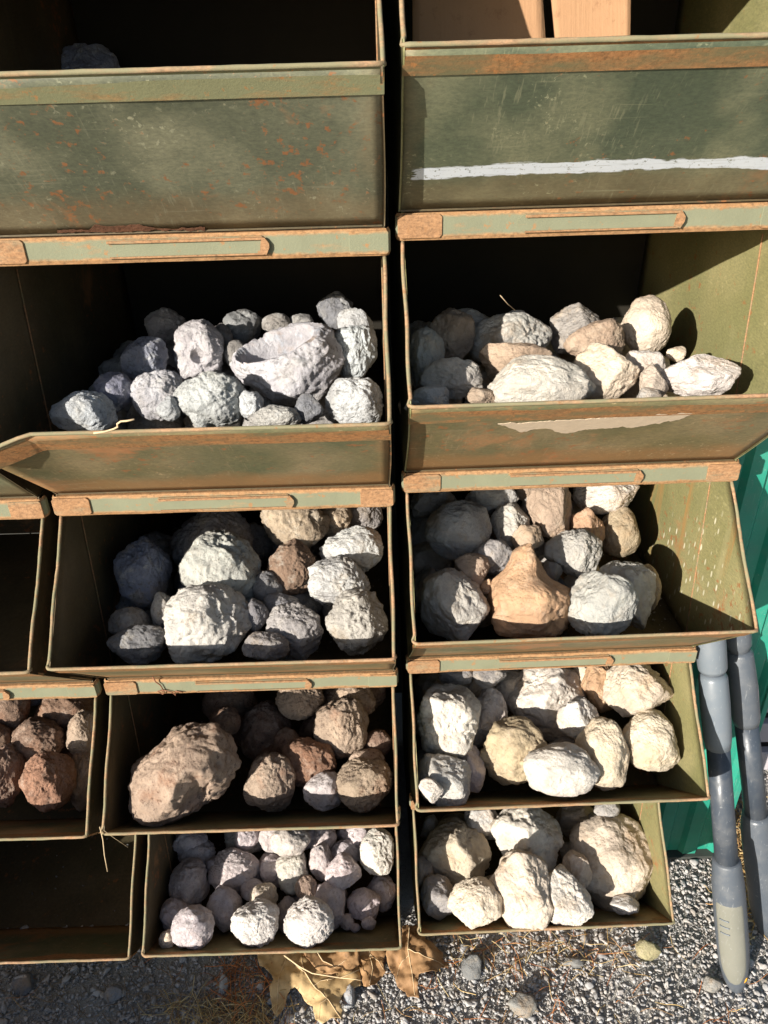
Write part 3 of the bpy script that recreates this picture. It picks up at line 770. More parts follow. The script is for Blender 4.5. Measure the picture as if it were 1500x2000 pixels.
 (127, 1386, 56, 42, 'n', 'large dim brown geode under the rail at the left edge'),
 (22, 1390, 34, 38, 'n', 'dim geode under the rail, cut by the left edge'),
 (60, 1356, 36, 24, 'd', 'greyish geode deepest under the rail at the left edge'),
 (-10, 1445, 34, 36, 'n', 'dark geode in the gap at the very left edge')]),
}
OUT = {
 (560, 709): [(0, 1.0), (40, 1.10), (70, 1.02), (110, .95), (150, 1.0), (180, 1.12), (200, 1.0), (230, .90), (270, .98), (300, 1.06), (330, 1.02)],
 (360, 1509): [(0, 1.02), (35, 1.12), (60, 1.08), (90, .98), (120, .78), (150, .72), (180, .92), (215, 1.12), (245, 1.08), (275, .86), (300, .80), (330, .88)],
 (1042, 1152): 'pear',
 (1012, 1736): [(0, .72), (45, .78), (80, 1.0), (100, 1.15), (130, .95), (165, .85), (200, .82), (235, .86), (270, 1.02), (300, 1.22), (330, .92)],
 (1058, 752): [(0, .95), (30, .80), (60, .92), (85, 1.10), (110, 1.05), (140, .92), (180, 1.0), (220, 1.05), (270, 1.0), (320, 1.05)],
 (1000, 662): [(0, 1.0), (45, .95), (90, 1.0), (150, 1.05), (180, 1.0), (270, .9)],
 (1264, 0): None,
 (1248, 1344): [(0, 1.08), (20, 1.05), (45, 1.0), (90, .95), (150, 1.05), (200, .9), (235, .98), (270, .95), (310, .90), (335, .88)],
 (887, 1670): [(0, 1.1), (20, 1.0), (60, .88), (110, .98), (150, 1.05), (190, .98), (230, .85), (280, 1.0), (310, 1.05), (340, .95)],
}
def hollow(P, ru, rv, rd):
    """breaks the geode open: a flat broken face tilted up and forward with a deep crystal hollow in it"""
    S = np.array([ru, rv, rd]); Q = P/S
    N = np.array([-.36, .74, .57]); N = N/np.linalg.norm(N); h = .47
    d = Q@N-h; R = math.sqrt(1-h*h)
    flat = Q-np.outer(np.clip(d, 0, None)*.96, N)
    q = flat-np.outer(flat@N, N)
    e = np.linalg.norm(q, axis=1)/R + .03*vnoise(q*4, 71)
    dep = np.where(d > -.02, 1.0*np.sqrt(np.clip(1-(e/.84)**3, 0, 1))+.03*vnoise(q*14, 9), 0)
    rim = np.where(d > 0, .03*vnoise(q*9, 33)+.02, 0)
    flat = flat-np.outer(np.where(e < .84, dep, -rim), N)
    # strata on the outer wall below the rim
    st = np.where(d < -.08, .05*ridged(np.stack([Q[:, 0]*2.2, (Q@N)*9, Q[:, 2]*2.2], 1), 4, 3), 0)
    flat = flat*(1+st)[:, None]
    hollow.mask = d > .0
    return flat*S
def hole(P, ru, rv, rd):
    x, y, z = P[:, 0]/ru, P[:, 1]/rv, P[:, 2]/rd
    e = np.sqrt(((x-.15)/.26)**2+((y+.30)/.22)**2); P = P.copy()
    P[:, 2] = np.where(z > 0, P[:, 2]-rd*.5*np.sqrt(np.clip(1-e, 0, 1)), P[:, 2]); return P
def beanhole(P, ru, rv, rd):
    x, y, z = P[:, 0]/ru, P[:, 1]/rv, P[:, 2]/rd
    e = np.sqrt(((x-.28)/.26)**2+((y+.18)/.55)**2)+.25*vnoise(P*60, 5); P = P.copy()
    P[:, 2] = np.where(z > 0, P[:, 2]-rd*.32*np.clip(1-e, 0, 1)**.6, P[:, 2]); return P
ROUND = {(1058, 752), (1191, 683), (1191, 1683), (1263, 638), (1094, 1503), (1272, 1448), (1042, 1152), (894, 1036), (1178, 1472), (1211, 1039)}
POST = {(560, 709): hollow, (387, 685): hole, (360, 1509): beanhole}

sid = 100
for (st, row), (b0, sl, kind, mat, group, what, L) in PILES.items():
    org, ya = bin_frame(st, row); fz = org[2]
    C = []; R = []; D = []
    for it in L:
        u, v, ru, rv = it[:4]; d = ray(u, v)
        # ray meets the plane z = fz + b0 + sl*y
        t = (fz+b0+sl*CAM[1]-CAM[2])/(d[2]-sl*d[1]); D.append(d); C.append(t)
        R.append((ru, rv))
    C = np.array(C); n = len(C); T0 = C.copy()
    pos = lambda i: CAM+D[i]*C[i]
    rad = lambda i: (R[i][0]+R[i][1])/2*C[i]/F
    for itn in range(80):
        for i in range(n):
            for j in range(i+1, n):
                a, b_ = pos(i), pos(j); q = np.linalg.norm(a-b_); m = .84*(rad(i)+rad(j))-q
                if m > 0:
                    fi, fj = (i, j) if T0[i] > T0[j] else (j, i)     # fi is further away
                    C[fi] += m*.35; C[fj] -= m*.12
        for i in range(n):
            r = rad(i); p = pos(i)
            while p[2]-r*.95 < fz+.004: C[i] -= .003; p = pos(i)
            C[i] = min(C[i], T0[i]+.10); C[i] = max(C[i], T0[i]-.05)
            p = pos(i)
            # stay behind the slanted front: distance to the mouth plane / panel
            zr, yr = p[2]-fz, p[1]-org[1]
            if zr < LZ+.02:
                nn = math.hypot(LZ, PR); dist = (LZ*yr+PR*zr)/nn; dd = (LZ*D[i][1]+PR*D[i][2])/nn
                if dist < .92*r and abs(dd) > .03: C[i] += max(-.03, min(.03, (.92*r-dist)/dd))
            elif yr < -PR+.45*r: C[i] += (-PR+.45*r-yr)/D[i][1]
            hi = DEPTH-r
            if p[1] > hi: C[i] -= (p[1]-hi)/D[i][1]
    vis = []
    for i, it in enumerate(L):
        u, v, ru, rv, ck, lab = it; k = C[i]/F; sid += 1
        kd = 'round' if (u, v) == (560, 709) else ('round' if (u, v) in ROUND else 'lime') if kind == 'lime' else ('knob' if kind in ('pink', 'brown') else 'rough')
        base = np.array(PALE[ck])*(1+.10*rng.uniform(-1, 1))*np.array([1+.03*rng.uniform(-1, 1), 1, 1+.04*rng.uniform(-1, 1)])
        sub = 6 if max(ru, rv) > 44 else 5
        rd = .92*(ru+rv)/2*k
        name = {'grey': 'geode', 'lime': 'limestone_rock', 'tan': 'geode', 'brown': 'brown_geode', 'pink': 'pale_stone'}[kind]
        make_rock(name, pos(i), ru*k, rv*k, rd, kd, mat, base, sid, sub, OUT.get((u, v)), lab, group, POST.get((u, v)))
    # stones under the visible ones, same kind, a few meshes shared
    if row == 1 : continue
    protos = []
    x0 = org[0]+.03; x1 = org[0]+W-.03
    rf = {1: .04, 2: .042, 3: .045, 4: .040, 5: .030}[row]
    xs_lo = min(pos(i)[0] for i in range(n))
    cnt = 0
    for yy in np.arange(-.07, .36, rf*1.6):
        for xx in np.arange(max(x0+rf*.3, xs_lo-.02), x1-rf*.2, rf*1.85):
            surf = fz+b0+sl*yy-rf-.034
            if st == 'right' and row == 3 and xx > org[0]+.33: continue
            if yy > .12+.05*(5-row): continue
            z = surf+rng.uniform(-.012, .0)
            z = max(z, fz+rf*.75)
            if yy < -PR*max(0, min(1, (z-fz)/LZ))+rf*1.6: continue
            pp = np.array([xx+rng.uniform(-.008, .008), yy+rng.uniform(-.008, .008), z])
            if any(np.linalg.norm(pp-pos(i)) < .8*(rad(i)+rf) for i in range(n)) and cnt % 2: cnt += 1; continue
            # must not rise in front of a visible stone
            cnt += 1
            if len(protos) < 3:
                sid += 1
                P, f = rock_shape('lime' if kind == 'lime' else 'rough', sid, 5); P = P*rf; zb = P[:, 2].min(); P[:, 2] -= zb
                o = mesh_obj({'lime': 'limestone_rock'}.get(kind, 'geode' if kind != 'pink' else 'pale_stone'), P, f, mat, None, True); protos.append((o, zb))
            else:
                q, zb = protos[cnt % 3]; o = q.copy(); COL.objects.link(o)
            zb = protos[min(len(protos)-1, cnt % 3)][1]
            o.location = pp+np.array([0, 0, zb]); o.rotation_euler = (0, 0, rng.uniform(0, 6.28)); s_ = rng.uniform(.85, 1.05); o.scale = (s_, s_, s_)
            o.color = (*(np.array(PALE[rng.choice({'lime': ['g', 'c'], 'grey': ['k', 'g'], 'tan': ['k', 'd'], 'brown': ['n', 'r'], 'pink': ['p', 'q']}[kind])])*.95), 1)
            tag(o, 'half hidden %s deeper among the %s' % (what, group), 'rock', group)

# ------------------------------------------------------------------ ground
GRAV = NT('gravel_bed')
c = GRAV.mix(GRAV.noise(60, 6, .7, rand=False), (.30, .29, .26), (.48, .46, .42))
GRAV.bump(GRAV.noise(160, 6, .7, rand=False), 1.0, .006); GRAV.out(c, .95, .1)
g = MB()
n = 120
xs = np.concatenate([[-60, -20, -6, -2.5], np.linspace(-1.3, 1.9, n), [3, 7, 20, 60]]); ys = np.concatenate([[-60, -20, -6, -2], np.linspace(-1.0, 1.2, 90), [2, 6, 20, 60]])
X, Y = np.meshgrid(xs, ys); P = np.stack([X.ravel(), Y.ravel(), np.zeros(X.size)], 1)
P[:, 2] = GZ + .004*fbm(P*12, 3, 4)
nx = len(xs); Fc = [(j*nx+i, j*nx+i+1, (j+1)*nx+i+1, (j+1)*nx+i) for j in range(len(ys)-1) for i in range(nx-1)]
go = mesh_obj('ground', P, Fc, GRAV.m, None, True); tag(go, 'grey gravel yard ground', None, kind='structure')

STONE = NT('gravel_stone')
vc = STONE.n('ShaderNodeVertexColor'); vc.layer_name = 'tint'
c = STONE.mix(1.0, vc.outputs[0], STONE.ramp(STONE.noise(180, 5, .7, rand=False), .3, .7, (.75, .75, .75), (1.1, 1.1, 1.1)), 'MULTIPLY')
STONE.bump(STONE.noise(400, 4, .7, rand=False), .5, .0015); STONE.out(c, .9, .2)
def stones(name, N, x0, x1, y0, y1, smin, smax, sub, seed, cmin=.28, cmax=.50, zoff=0.0, power=2.2):
    r = np.random.default_rng(seed); d, f = ico(sub); f = np.array(f); nv = len(d)
    variants = []
    for k in range(24):
        q = d*(1+.30*fbm(d*1.5+k*7, k, 2))[:, None]
        for m in range(11):
            nn = r.normal(size=3); nn /= np.linalg.norm(nn); h = r.uniform(.34, .70); dd = q@nn; q = q-np.outer(np.clip(dd-h, 0, None), nn)
        variants.append(q)
    V = np.empty((N, nv, 3)); T = np.empty((N, 4)); 
    for i in range(N):
        s = smin+(smax-smin)*r.uniform()**power
        q = variants[r.integers(24)]*np.array([1, r.uniform(.6, 1), r.uniform(.4, .8)])*s
        a, b_ = r.uniform(0, 6.28), r.normal(0, .5)
        Rz = np.array([[math.cos(a), -math.sin(a), 0], [math.sin(a), math.cos(a), 0], [0, 0, 1]]); Rx = np.array([[1, 0, 0], [0, math.cos(b_), -math.sin(b_)], [0, math.sin(b_), math.cos(b_)]])
        q = q@(Rz@Rx).T
        xx, yy = r.uniform(x0, x1), r.uniform(y0, y1)
        while GZ < -.5 and xx < .47 and yy > -.012: xx, yy = r.uniform(x0, x1), r.uniform(y0, y1)
        V[i] = q+np.array([xx, yy, GZ+s*.28+zoff+r.uniform(0, .003)])
        l_ = r.uniform(cmin, cmax); w_ = r.uniform(0, .04); T[i] = (l_+w_, l_, l_-w_, 1)
    me = bpy.data.meshes.new(name); me.vertices.add(N*nv); me.vertices.foreach_set('co', V.ravel())
    FF = (f[None]+np.arange(N)[:, None, None]*nv).reshape(-1, 3); nf = len(FF)
    me.loops.add(nf*3); me.polygons.add(nf); me.loops.foreach_set('vertex_index', FF.ravel().astype(np.int32))
    me.polygons.foreach_set('loop_start', np.arange(0, nf*3, 3, dtype=np.int32)); me.polygons.foreach_set('loop_total', np.full(nf, 3, dtype=np.int32))
    me.update(); me.validate()
    at = me.color_attributes.new('tint', 'FLOAT_COLOR', 'POINT'); at.data.foreach_set('color', np.repeat(T, nv, 0).ravel())
    me.materials.append(STONE.m); o = bpy.data.objects.new(name, me); COL.objects.link(o)
    return o
tag(stones('gravel', 26000, -.85, 1.10, -.34, .36, .0022, .0078, 1, 5), 'loose grey crushed gravel covering the yard', None, kind='stuff')
tag(stones('fine_grit', 60000, -.85, 1.10, -.34, .36, .0011, .0032, 1, 15, .32, .52), 'fine grit between the gravel stones', None, kind='stuff')
tag(stones('coarse_gravel', 2600, -.85, 1.10, -.34, .36, .006, .0140, 2, 6, .28, .50, 0.0, 4.5), 'larger grey stones lying among the gravel', None, kind='stuff')

def single(u, v, ru, rv, col, lab, seed):
    p = at_z(u, v, GZ+.010); k = np.linalg.norm(p-CAM)/F*.95
    make_rock('pebble', p, ru*k, rv*k, .8*(ru+rv)/2*k, 'lime', R_LIME, np.array(col), seed, 4, None, lab, None)['category'] = 'stone'
single(1266, 1855, 21, 17, (.42, .38, .22), 'yellowish stone on the gravel below the biggest cream rock', 900)
single(437, 1927, 10, 20, (.5, .5, .48), 'small upright white pebble left of the oak leaf', 901)
single(508, 1925, 9, 9, (.5, .48, .44), 'small white pebble between straw and oak leaf', 902)
single(681, 1950, 11, 22, (.42, .45, .48), 'pale blue grey pebble at the oak leaf\'s right edge', 903)
single(1390, 1925, 15, 14, (.34, .33, .30), 'pale angular stone left of the handle tip', 904)
single(1120, 1880, 18, 9, (.26, .26, .25), 'flat grey stone on the gravel in front of the right stack', 905)
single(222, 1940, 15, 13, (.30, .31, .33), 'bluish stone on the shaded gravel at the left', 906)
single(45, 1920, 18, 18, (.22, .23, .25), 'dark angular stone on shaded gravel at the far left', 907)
single(920, 1890, 18, 24, (.22, .225, .22), 'flat dark grey slab of stone right of the curled leaf', 908)
single(1020, 1965, 24, 20, (.28, .28, .26), 'broad grey stone at the bottom centre right', 909)
def crumbs(stack, row, N, x0, x1, y0, y1, seed, cmin, cmax, label):
    global GZ
    org, _ = bin_frame(stack, row); old = GZ; GZ = 0.0
    o = stones('stone_crumbs', N, org[0]+x0, org[0]+x1, y0, y1, .0008, .0045, 1, seed, cmin, cmax, 0.0, 3.5); GZ = old
    o.location = (0, 0, org[2]+.004); tag(o, label, None, kind='stuff')
crumbs('right', 3, 500, .20, .44, .02, .40, 51, .15, .5, 'small stone crumbs on the floor of the bin with the orange pear rock')
crumbs('middle', 3, 400, .04, .44, .02, .30, 52, .12, .4, 'small stone crumbs on the floor of the large geode bin')
crumbs('middle', 4, 400, .02, .44, .02, .30, 53, .10, .3, 'brown crumbs on the floor of the brown geode bin')
crumbs('middle', 5, 500, .01, .44, .00, .30, 54, .2, .5, 'pale crumbs on the floor of the small stone bin')
crumbs('right', 5, 400, .01, .44, .00, .30, 55, .2, .5, 'pale crumbs on the floor of the bottom right bin')
crumbs('far', 5, 200, .10, .44, .00, .40, 56, .08, .25, 'dark crumbs scattered on the floor of the empty bottom bin')
# straw and needles
STRAW = NT('dry_straw'); vs_ = STRAW.n('ShaderNodeVertexColor'); vs_.layer_name = 'tint'; STRAW.out(vs_.outputs[0], .8, .2)
def straw(name, N, cu, cv, su, sv, lmin, lmax, cols, seed, r0=.0006, label='', lift=.012):
    r = np.random.default_rng(seed); m = MB(); tints = []
    for i in range(N):
        p = at_z(cu+r.normal()*su, cv+r.normal()*sv, GZ+.008); L = r.uniform(lmin, lmax); a = r.uniform(0, math.pi); bend = r.uniform(-.35, .35)
        pts = []
        z0 = r.uniform(.004, lift)
        for k in range(6):
            s = k/5-.5; pts.append(p+np.array([math.cos(a+bend*s)*L*s, math.sin(a+bend*s)*L*s, z0-.004+.006*math.sin(s*5+i)+s*r.uniform(-.002, .002)]))
        c0 = len(m.v); m.tube(pts, r.uniform(.6, 1.3)*r0, 4); cc = cols[r.integers(len(cols))]; f_ = r.uniform(.7, 1.2)
        tints += [(cc[0]*f_, cc[1]*f_, cc[2]*f_, 1)]*(len(m.v)-c0)
    o = m.build(name, STRAW.m); at = o.data.color_attributes.new('tint', 'FLOAT_COLOR', 'POINT'); at.data.foreach_set('color', np.array(tints).ravel())
    return tag(o, label, None, kind='stuff')
YEL = [(.50, .36, .16), (.42, .28, .11), (.55, .44, .24), (.34, .2, .09)]
RED = [(.38, .13, .04), (.45, .19, .07), (.30, .12, .05)]
straw('dry_grass', 260, 440, 1985, 55, 22, .02, .06, YEL, 31, .0006, 'pale dry grass scattered on gravel left of the oak leaf')
straw('pine_needles', 70, 470, 1925, 28, 32, .03, .08, RED, 32, .0006, 'reddish pine needles lying left of the oak leaf', .02)
straw('loose_needles', 120, 980, 1860, 150, 26, .02, .07, RED+YEL, 33, .0005, 'brown needles scattered under the right bottom bin')
straw('scattered_straw', 150, 900, 1950, 400, 60, .015, .06, YEL+RED, 34, .0005, 'thin straws and needles scattered over the gravel')
straw('straw_patch', 420, 1448, 1680, 22, 60, .02, .06, YEL, 35, .0009, 'sunlit patch of straw between the two pole handles', .02)
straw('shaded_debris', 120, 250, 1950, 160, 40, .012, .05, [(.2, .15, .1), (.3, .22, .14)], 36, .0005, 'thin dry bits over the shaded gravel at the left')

# oak leaves
def leaf_mat(name, c0, c1):
    t = NT(name); c = t.mix(t.ramp(t.noise(14, 7, .7), .35, .65), tuple(x*.72 for x in c0), c1)
    c = t.mix(t.mul(t.ramp(t.noise(70, 5, .7), .54, .64), .6), c, tuple(x*.45 for x in c0)); t.bump(t.noise(120, 5), .4, .001); return t.out(c, .65, .3)
LEAF_TAN = leaf_mat('tan_leaf', (.50, .33, .15), (.62, .44, .22)); LEAF_BROWN = leaf_mat('brown_leaf', (.30, .16, .07), (.42, .25, .12)); VEIN = simple('leaf_vein', (.66, .50, .30), .7)
def leaf(name, pos, yaw, L, Wd, mat, label, seed, curl=.02, tilt=0.0, lobes=((.18, .28, .11), (.42, .72, .10), (.66, 1.0, .10), (.86, .62, .07))):
    r = np.random.default_rng(seed); ns, ntt = 90, 20
    V = []
    S = np.linspace(0, 1, ns+1)
    def width(s, side):
        wv = .10+.05*math.sin(s*40+side)
        for k, (c_, a_, sg) in enumerate(lobes):
            cc = c_+side*.025*(1 if k % 2 else -1); x = (s-cc)/sg
            wv = max(wv, a_*math.exp(-abs(x)**2.6)*(1+.10*math.sin(s*55+k+side)))
        return wv*math.sin(math.pi*min(1, s*1.02+.0))**.25 if 0 < s < 1 else .02
    for i, s in enumerate(S):
        wl, wr = width(s, -1), width(s, 1)
        for k in range(ntt+1):
            t_ = k/ntt*2-1; ww = (wr if t_ > 0 else wl)*t_
            # lobes sweep towards the tip
            V.append((s*L+abs(ww)*Wd*.25, ww*Wd/2, 0))
    V = np.array(V); cz = curl*(fbm(V*14+seed, seed, 2)*1.0) + curl*1.3*(np.abs(V[:, 1])/Wd*2)**2*np.sin(V[:, 0]/L*5+seed) + tilt*V[:, 0]
    vein = -.0015*np.exp(-(V[:, 1]/.004)**2); V[:, 2] = cz+vein
    V[:, 2] -= V[:, 2].min()
    f = [(i*(ntt+1)+k, (i+1)*(ntt+1)+k, (i+1)*(ntt+1)+k+1, i*(ntt+1)+k+1) for i in range(ns) for k in range(ntt)]
    o = mesh_obj(name, V, f, mat, None, True); so_ = o.modifiers.new('thick', 'SOLIDIFY'); so_.thickness = .0005
    o.location = pos; o.rotation_euler = (0, 0, yaw); tag(o, label, 'leaf')
    mid = [V[i*(ntt+1)+ntt//2]+np.array([0, 0, .0008]) for i in range(0, ns+1, 3)]
    mb = MB(); mb.tube([mid[0]+np.array([-.03, .004, .002])]+mid, [.0013]*2+[.0012*(1-.7*k/len(mid)) for k in range(len(mid)-1)], 5)
    for (c_, a_, sg) in lobes[:3]:
        for sd__ in (-1, 1):
            pts = []
            for q in range(7):
                s = max(0.02, c_-.10)+.12*q/6; i = min(ns, int(s*ns)); kk = ntt//2+int(sd__*(ntt//2-1)*q/6); pts.append(V[i*(ntt+1)+kk]+np.array([0, 0, .0006]))
            mb.tube(pts, .0006, 4)
    mb.build('midrib', VEIN, o, True)
    return o
p = at_z(640, 1872, GZ)
from mathutils.geometry import delaunay_2d_cdt
def leaf_poly(name, px, veins, mat, label, seed, z0, curl=.008, zslope=0.0):
    """a leaf from its outline on the ground, crumpled and with real veins"""
    Pq = [at_z(400+a/3, 1820+b_/3, GZ+z0)[:2] for a, b_ in px]
    # densify with a slightly toothed edge
    out = []; r = np.random.default_rng(seed)
    for i in range(len(Pq)):
        a, b_ = Pq[i], Pq[(i+1) % len(Pq)]; n_ = max(2, int(np.linalg.norm(b_-a)/.004))
        for k in range(n_): out.append(a+(b_-a)*k/n_+r.normal(0, .0004, 2))
    out = np.array(out); c0 = out.mean(0); lo, hi = out.min(0), out.max(0)
    gx, gy_ = np.meshgrid(np.arange(lo[0], hi[0], .0045), np.arange(lo[1], hi[1], .0045)); G = np.stack([gx.ravel(), gy_.ravel()], 1)+r.uniform(-.0012, .0012, (gx.size, 2))
    allp = np.vstack([out, G]); ed = [(i, (i+1) % len(out)) for i in range(len(out))]
    vv, _, ff, *_r = delaunay_2d_cdt([Vector(p) for p in allp], ed, [list(range(len(out)))], 1, 1e-6)
    V = np.array([[v[0], v[1], 0] for v in vv])
    def zf(V):
        q = V*np.array([1, 1, 0])
        return z0+curl*fbm(q*22+seed, seed, 3)*1.6+zslope*(V[:, 1]-c0[1])+curl*.5*np.abs(fbm(q*60+seed, seed+4, 2))
    V[:, 2] = GZ+np.maximum(zf(V), .007)
    o = mesh_obj(name, V-np.array([c0[0], c0[1], GZ]), [tuple(f_) for f_ in ff], mat, None, True); o.location = (c0[0], c0[1], GZ)
    sm = o.modifiers.new('thick', 'SOLIDIFY'); sm.thickness = .0005; tag(o, label, 'leaf')
    mb = MB()
    for pl, rr in veins:
        Q = np.array([np.append(at_z(400+a/3, 1820+b_/3, GZ+z0)[:2], 0) for a, b_ in pl]); D_ = []
        for i in range(len(Q)-1):
            for k in range(8): D_.append(Q[i]+(Q[i+1]-Q[i])*k/8)
        D_.append(Q[-1]); D_ = np.array(D_); D_[:, 2] = GZ+np.maximum(zf(D_), .007)+.0006; D_ -= np.array([c0[0], c0[1], GZ])
        mb.tube(list(D_), list(np.linspace(rr*1.3, rr*.45, len(D_))), 5)
    mb.build('vein', VEIN, o, True)
    return o
leaf_poly('oak_leaf', [(300, -60), (300, 100), (322, 205), (345, 215), (392, 255), (405, 290), (380, 340), (385, 400), (400, 470), (425, 505), (452, 465), (470, 430), (480, 380), (505, 345), (530, 335),
    (565, 370), (590, 410), (632, 440), (648, 520), (690, 548), (740, 520), (800, 515), (808, 470), (790, 420), (812, 368), (870, 338), (918, 322), (912, 250), (905, 180), (880, 120), (840, -60)],
    [([(440, -40), (480, 150), (590, 255), (640, 330), (720, 410), (800, 520)], .0011), ([(590, 255), (575, 210), (560, 120)], .0006), ([(640, 330), (680, 300), (745, 290), (800, 250)], .0006), ([(480, 150), (440, 250), (425, 400), (420, 470)], .0007), ([(720, 410), (680, 440), (670, 520)], .0005), ([(720, 300), (748, 265)], .0006)],
    LEAF_TAN, 'large tan oak leaf with deep lobes at the bottom centre', 3, .016, .009, -.05)
leaf_poly('curled_leaf', [(1160, -60), (1152, 60), (1090, 110), (1060, 130), (1075, 200), (1110, 255), (1125, 310), (1175, 345), (1185, 372), (1255, 386), (1248, 330), (1252, 262), (1310, 255), (1362, 245), (1385, 205), (1436, 186),
    (1395, 150), (1400, 105), (1370, 85), (1300, 55), (1270, 10), (1262, -60)],
    [([(1200, -50), (1190, 120), (1215, 250), (1230, 370)], .0011), ([(1190, 120), (1270, 160), (1400, 185)], .0007), ([(1195, 150), (1140, 200), (1120, 280)], .0006)],
    LEAF_BROWN, 'curled brown oak leaf in the gap below the two stacks', 8, .030, .016, -.06)
leaf_poly('curled_leaf', [(880, -40), (890, 100), (905, 180), (915, 260), (930, 315), (965, 332), (1000, 322), (1022, 285), (1045, 262), (1062, 236), (1046, 185), (1060, 130), (1050, 60), (1040, -40)],
    [([(960, -30), (965, 120), (985, 220), (965, 320)], .0010), ([(965, 120), (1020, 180), (1050, 230)], .0006)],
    LEAF_BROWN, 'folded orange brown leaf between the tan and the curled leaf', 14, .024, .018, -.05)
leaf_poly('tan_leaf', [(560, -60), (570, 60), (560, 120), (600, 175), (650, 215), (700, 235), (780, 240), (850, 230), (905, 190), (900, 120), (870, 40), (860, -60)],
    [([(580, 40), (690, 170), (760, 200), (830, 170)], .0008), ([(690, 170), (650, 100)], .0005)],
    LEAF_BROWN, 'brown leaf with dark holes lying on the large oak leaf', 21, .030, .012, -.03)
tw = MB().tube([at_z(555, 1866, GZ+.035), at_z(585, 1888, GZ+.036), at_z(610, 1901, GZ+.036), at_z(665, 1910, GZ+.037), at_z(703, 1893, GZ+.035)], [.0014, .0013, .0012, .0011, .0008], 6)
tw.tube([at_z(665, 1910, GZ+.037), at_z(690, 1912, GZ+.036), at_z(706, 1915, GZ+.034)], .0008, 5); tag(tw.build('twig', VEIN, None, True), 'thin forked twig lying across the large tan leaf', 'twig')

# ------------------------------------------------------------------ right hand side: panel, poles, crate
GREEN = simple('green_enamel', (.022, .25, .175), .42, (40, .3, .003), .25, 16, .4)
gx1 = at_z(1397, 1672, GZ)[0]; gy = at_z(1397, 1672, GZ)[1]
gp = empty('green_panel', (gx1, gy, GZ)); tag(gp, 'bright green ribbed metal panel standing right of the bins', 'panel')
m = MB(); x = -(gx1-.492); pts = []
prof = []
while x < -.004:
    for dx, dy in ((0, 0), (.022, 0), (.030, .010), (.052, .010), (.060, 0)):
        if x+dx < -.006: prof.append((x+dx, dy))
    x += .064
prof.append((-.004, 0))
Hh = 1.45
v = [(a, b_, .012) for a, b_ in prof]+[(a, b_, Hh) for a, b_ in prof]; k = len(prof)
v += [(a, b_+.003, z) for a, b_, z in v]
f = []
for i in range(k-1):
    f += [(i, i+1, i+1+k, i+k), (i+2*k, i+3*k, i+1+3*k, i+1+2*k), (i, i+2*k, i+1+2*k, i+1), (i+k, i+k+1, i+3*k+1, i+3*k)]
f += [(0, k, 3*k, 2*k), (k-1, 3*k-1, 4*k-1, 2*k-1)]
m.add(v, f); m.build('ribbed_sheet', GREEN, gp)
MB().box((-.004, -.006, .0), (.006, .012, Hh)).build('edge_trim', GREEN, gp, bevel=.001)
MB().box((-(gx1-.492), -.008, 0), (-.0045, .012, .0115)).build('bottom_trim', simple('dark_trim', (.05, .055, .05), .6), gp, bevel=.001)

GREYP = simple('grey_plastic', (.145, .17, .195), .32, None, .06, 8, .5); GREYD = simple('slate_plastic', (.082, .096, .115), .38, None, .06, 8, .5)
TUBE = simple('slate_tube', (.048, .060, .078), .3, None, .06, 8, .5)
GRIP = simple('pale_grip_rubber', (.185, .185, .155), .75, (300, .3, .0008), .10, 14, .3); TIP = simple('yellow_tip', (.65, .33, .03), .4)
for m_ in (GREYP, GREYD, TUBE, GREEN, GRIP):
    t = NT.__new__(NT); t.m = m_; t.t = m_.node_tree; t.b = t.t.nodes['Principled BSDF']; t.co = t.n('ShaderNodeTexCoord'); t.oi = t.n('ShaderNodeObjectInfo')
    old = t.b.inputs['Base Color'].links[0].from_socket
    dust = t.ramp(t.noise(26, 6, .7), .46, .72); sc1 = t.ramp(t.noise(1.0, 4, .65, t.map((300, 300, 14), (.1, .15, 0))), .62, .68); sc2 = t.ramp(t.noise(160, 4, .7), .62, .68)
    c = t.mix(t.mul(dust, .22), old, (.22, .21, .19)); c = t.mix(t.mul(t.mul(sc1, sc2, 'MAXIMUM'), .30), c, (.36, .37, .37))
    t.l(c, t.b.inputs['Base Color']); t.l(t.ramp(dust, 0, 1, (.34, .34, .34), (.75, .75, .75)), t.b.inputs['Roughness'])
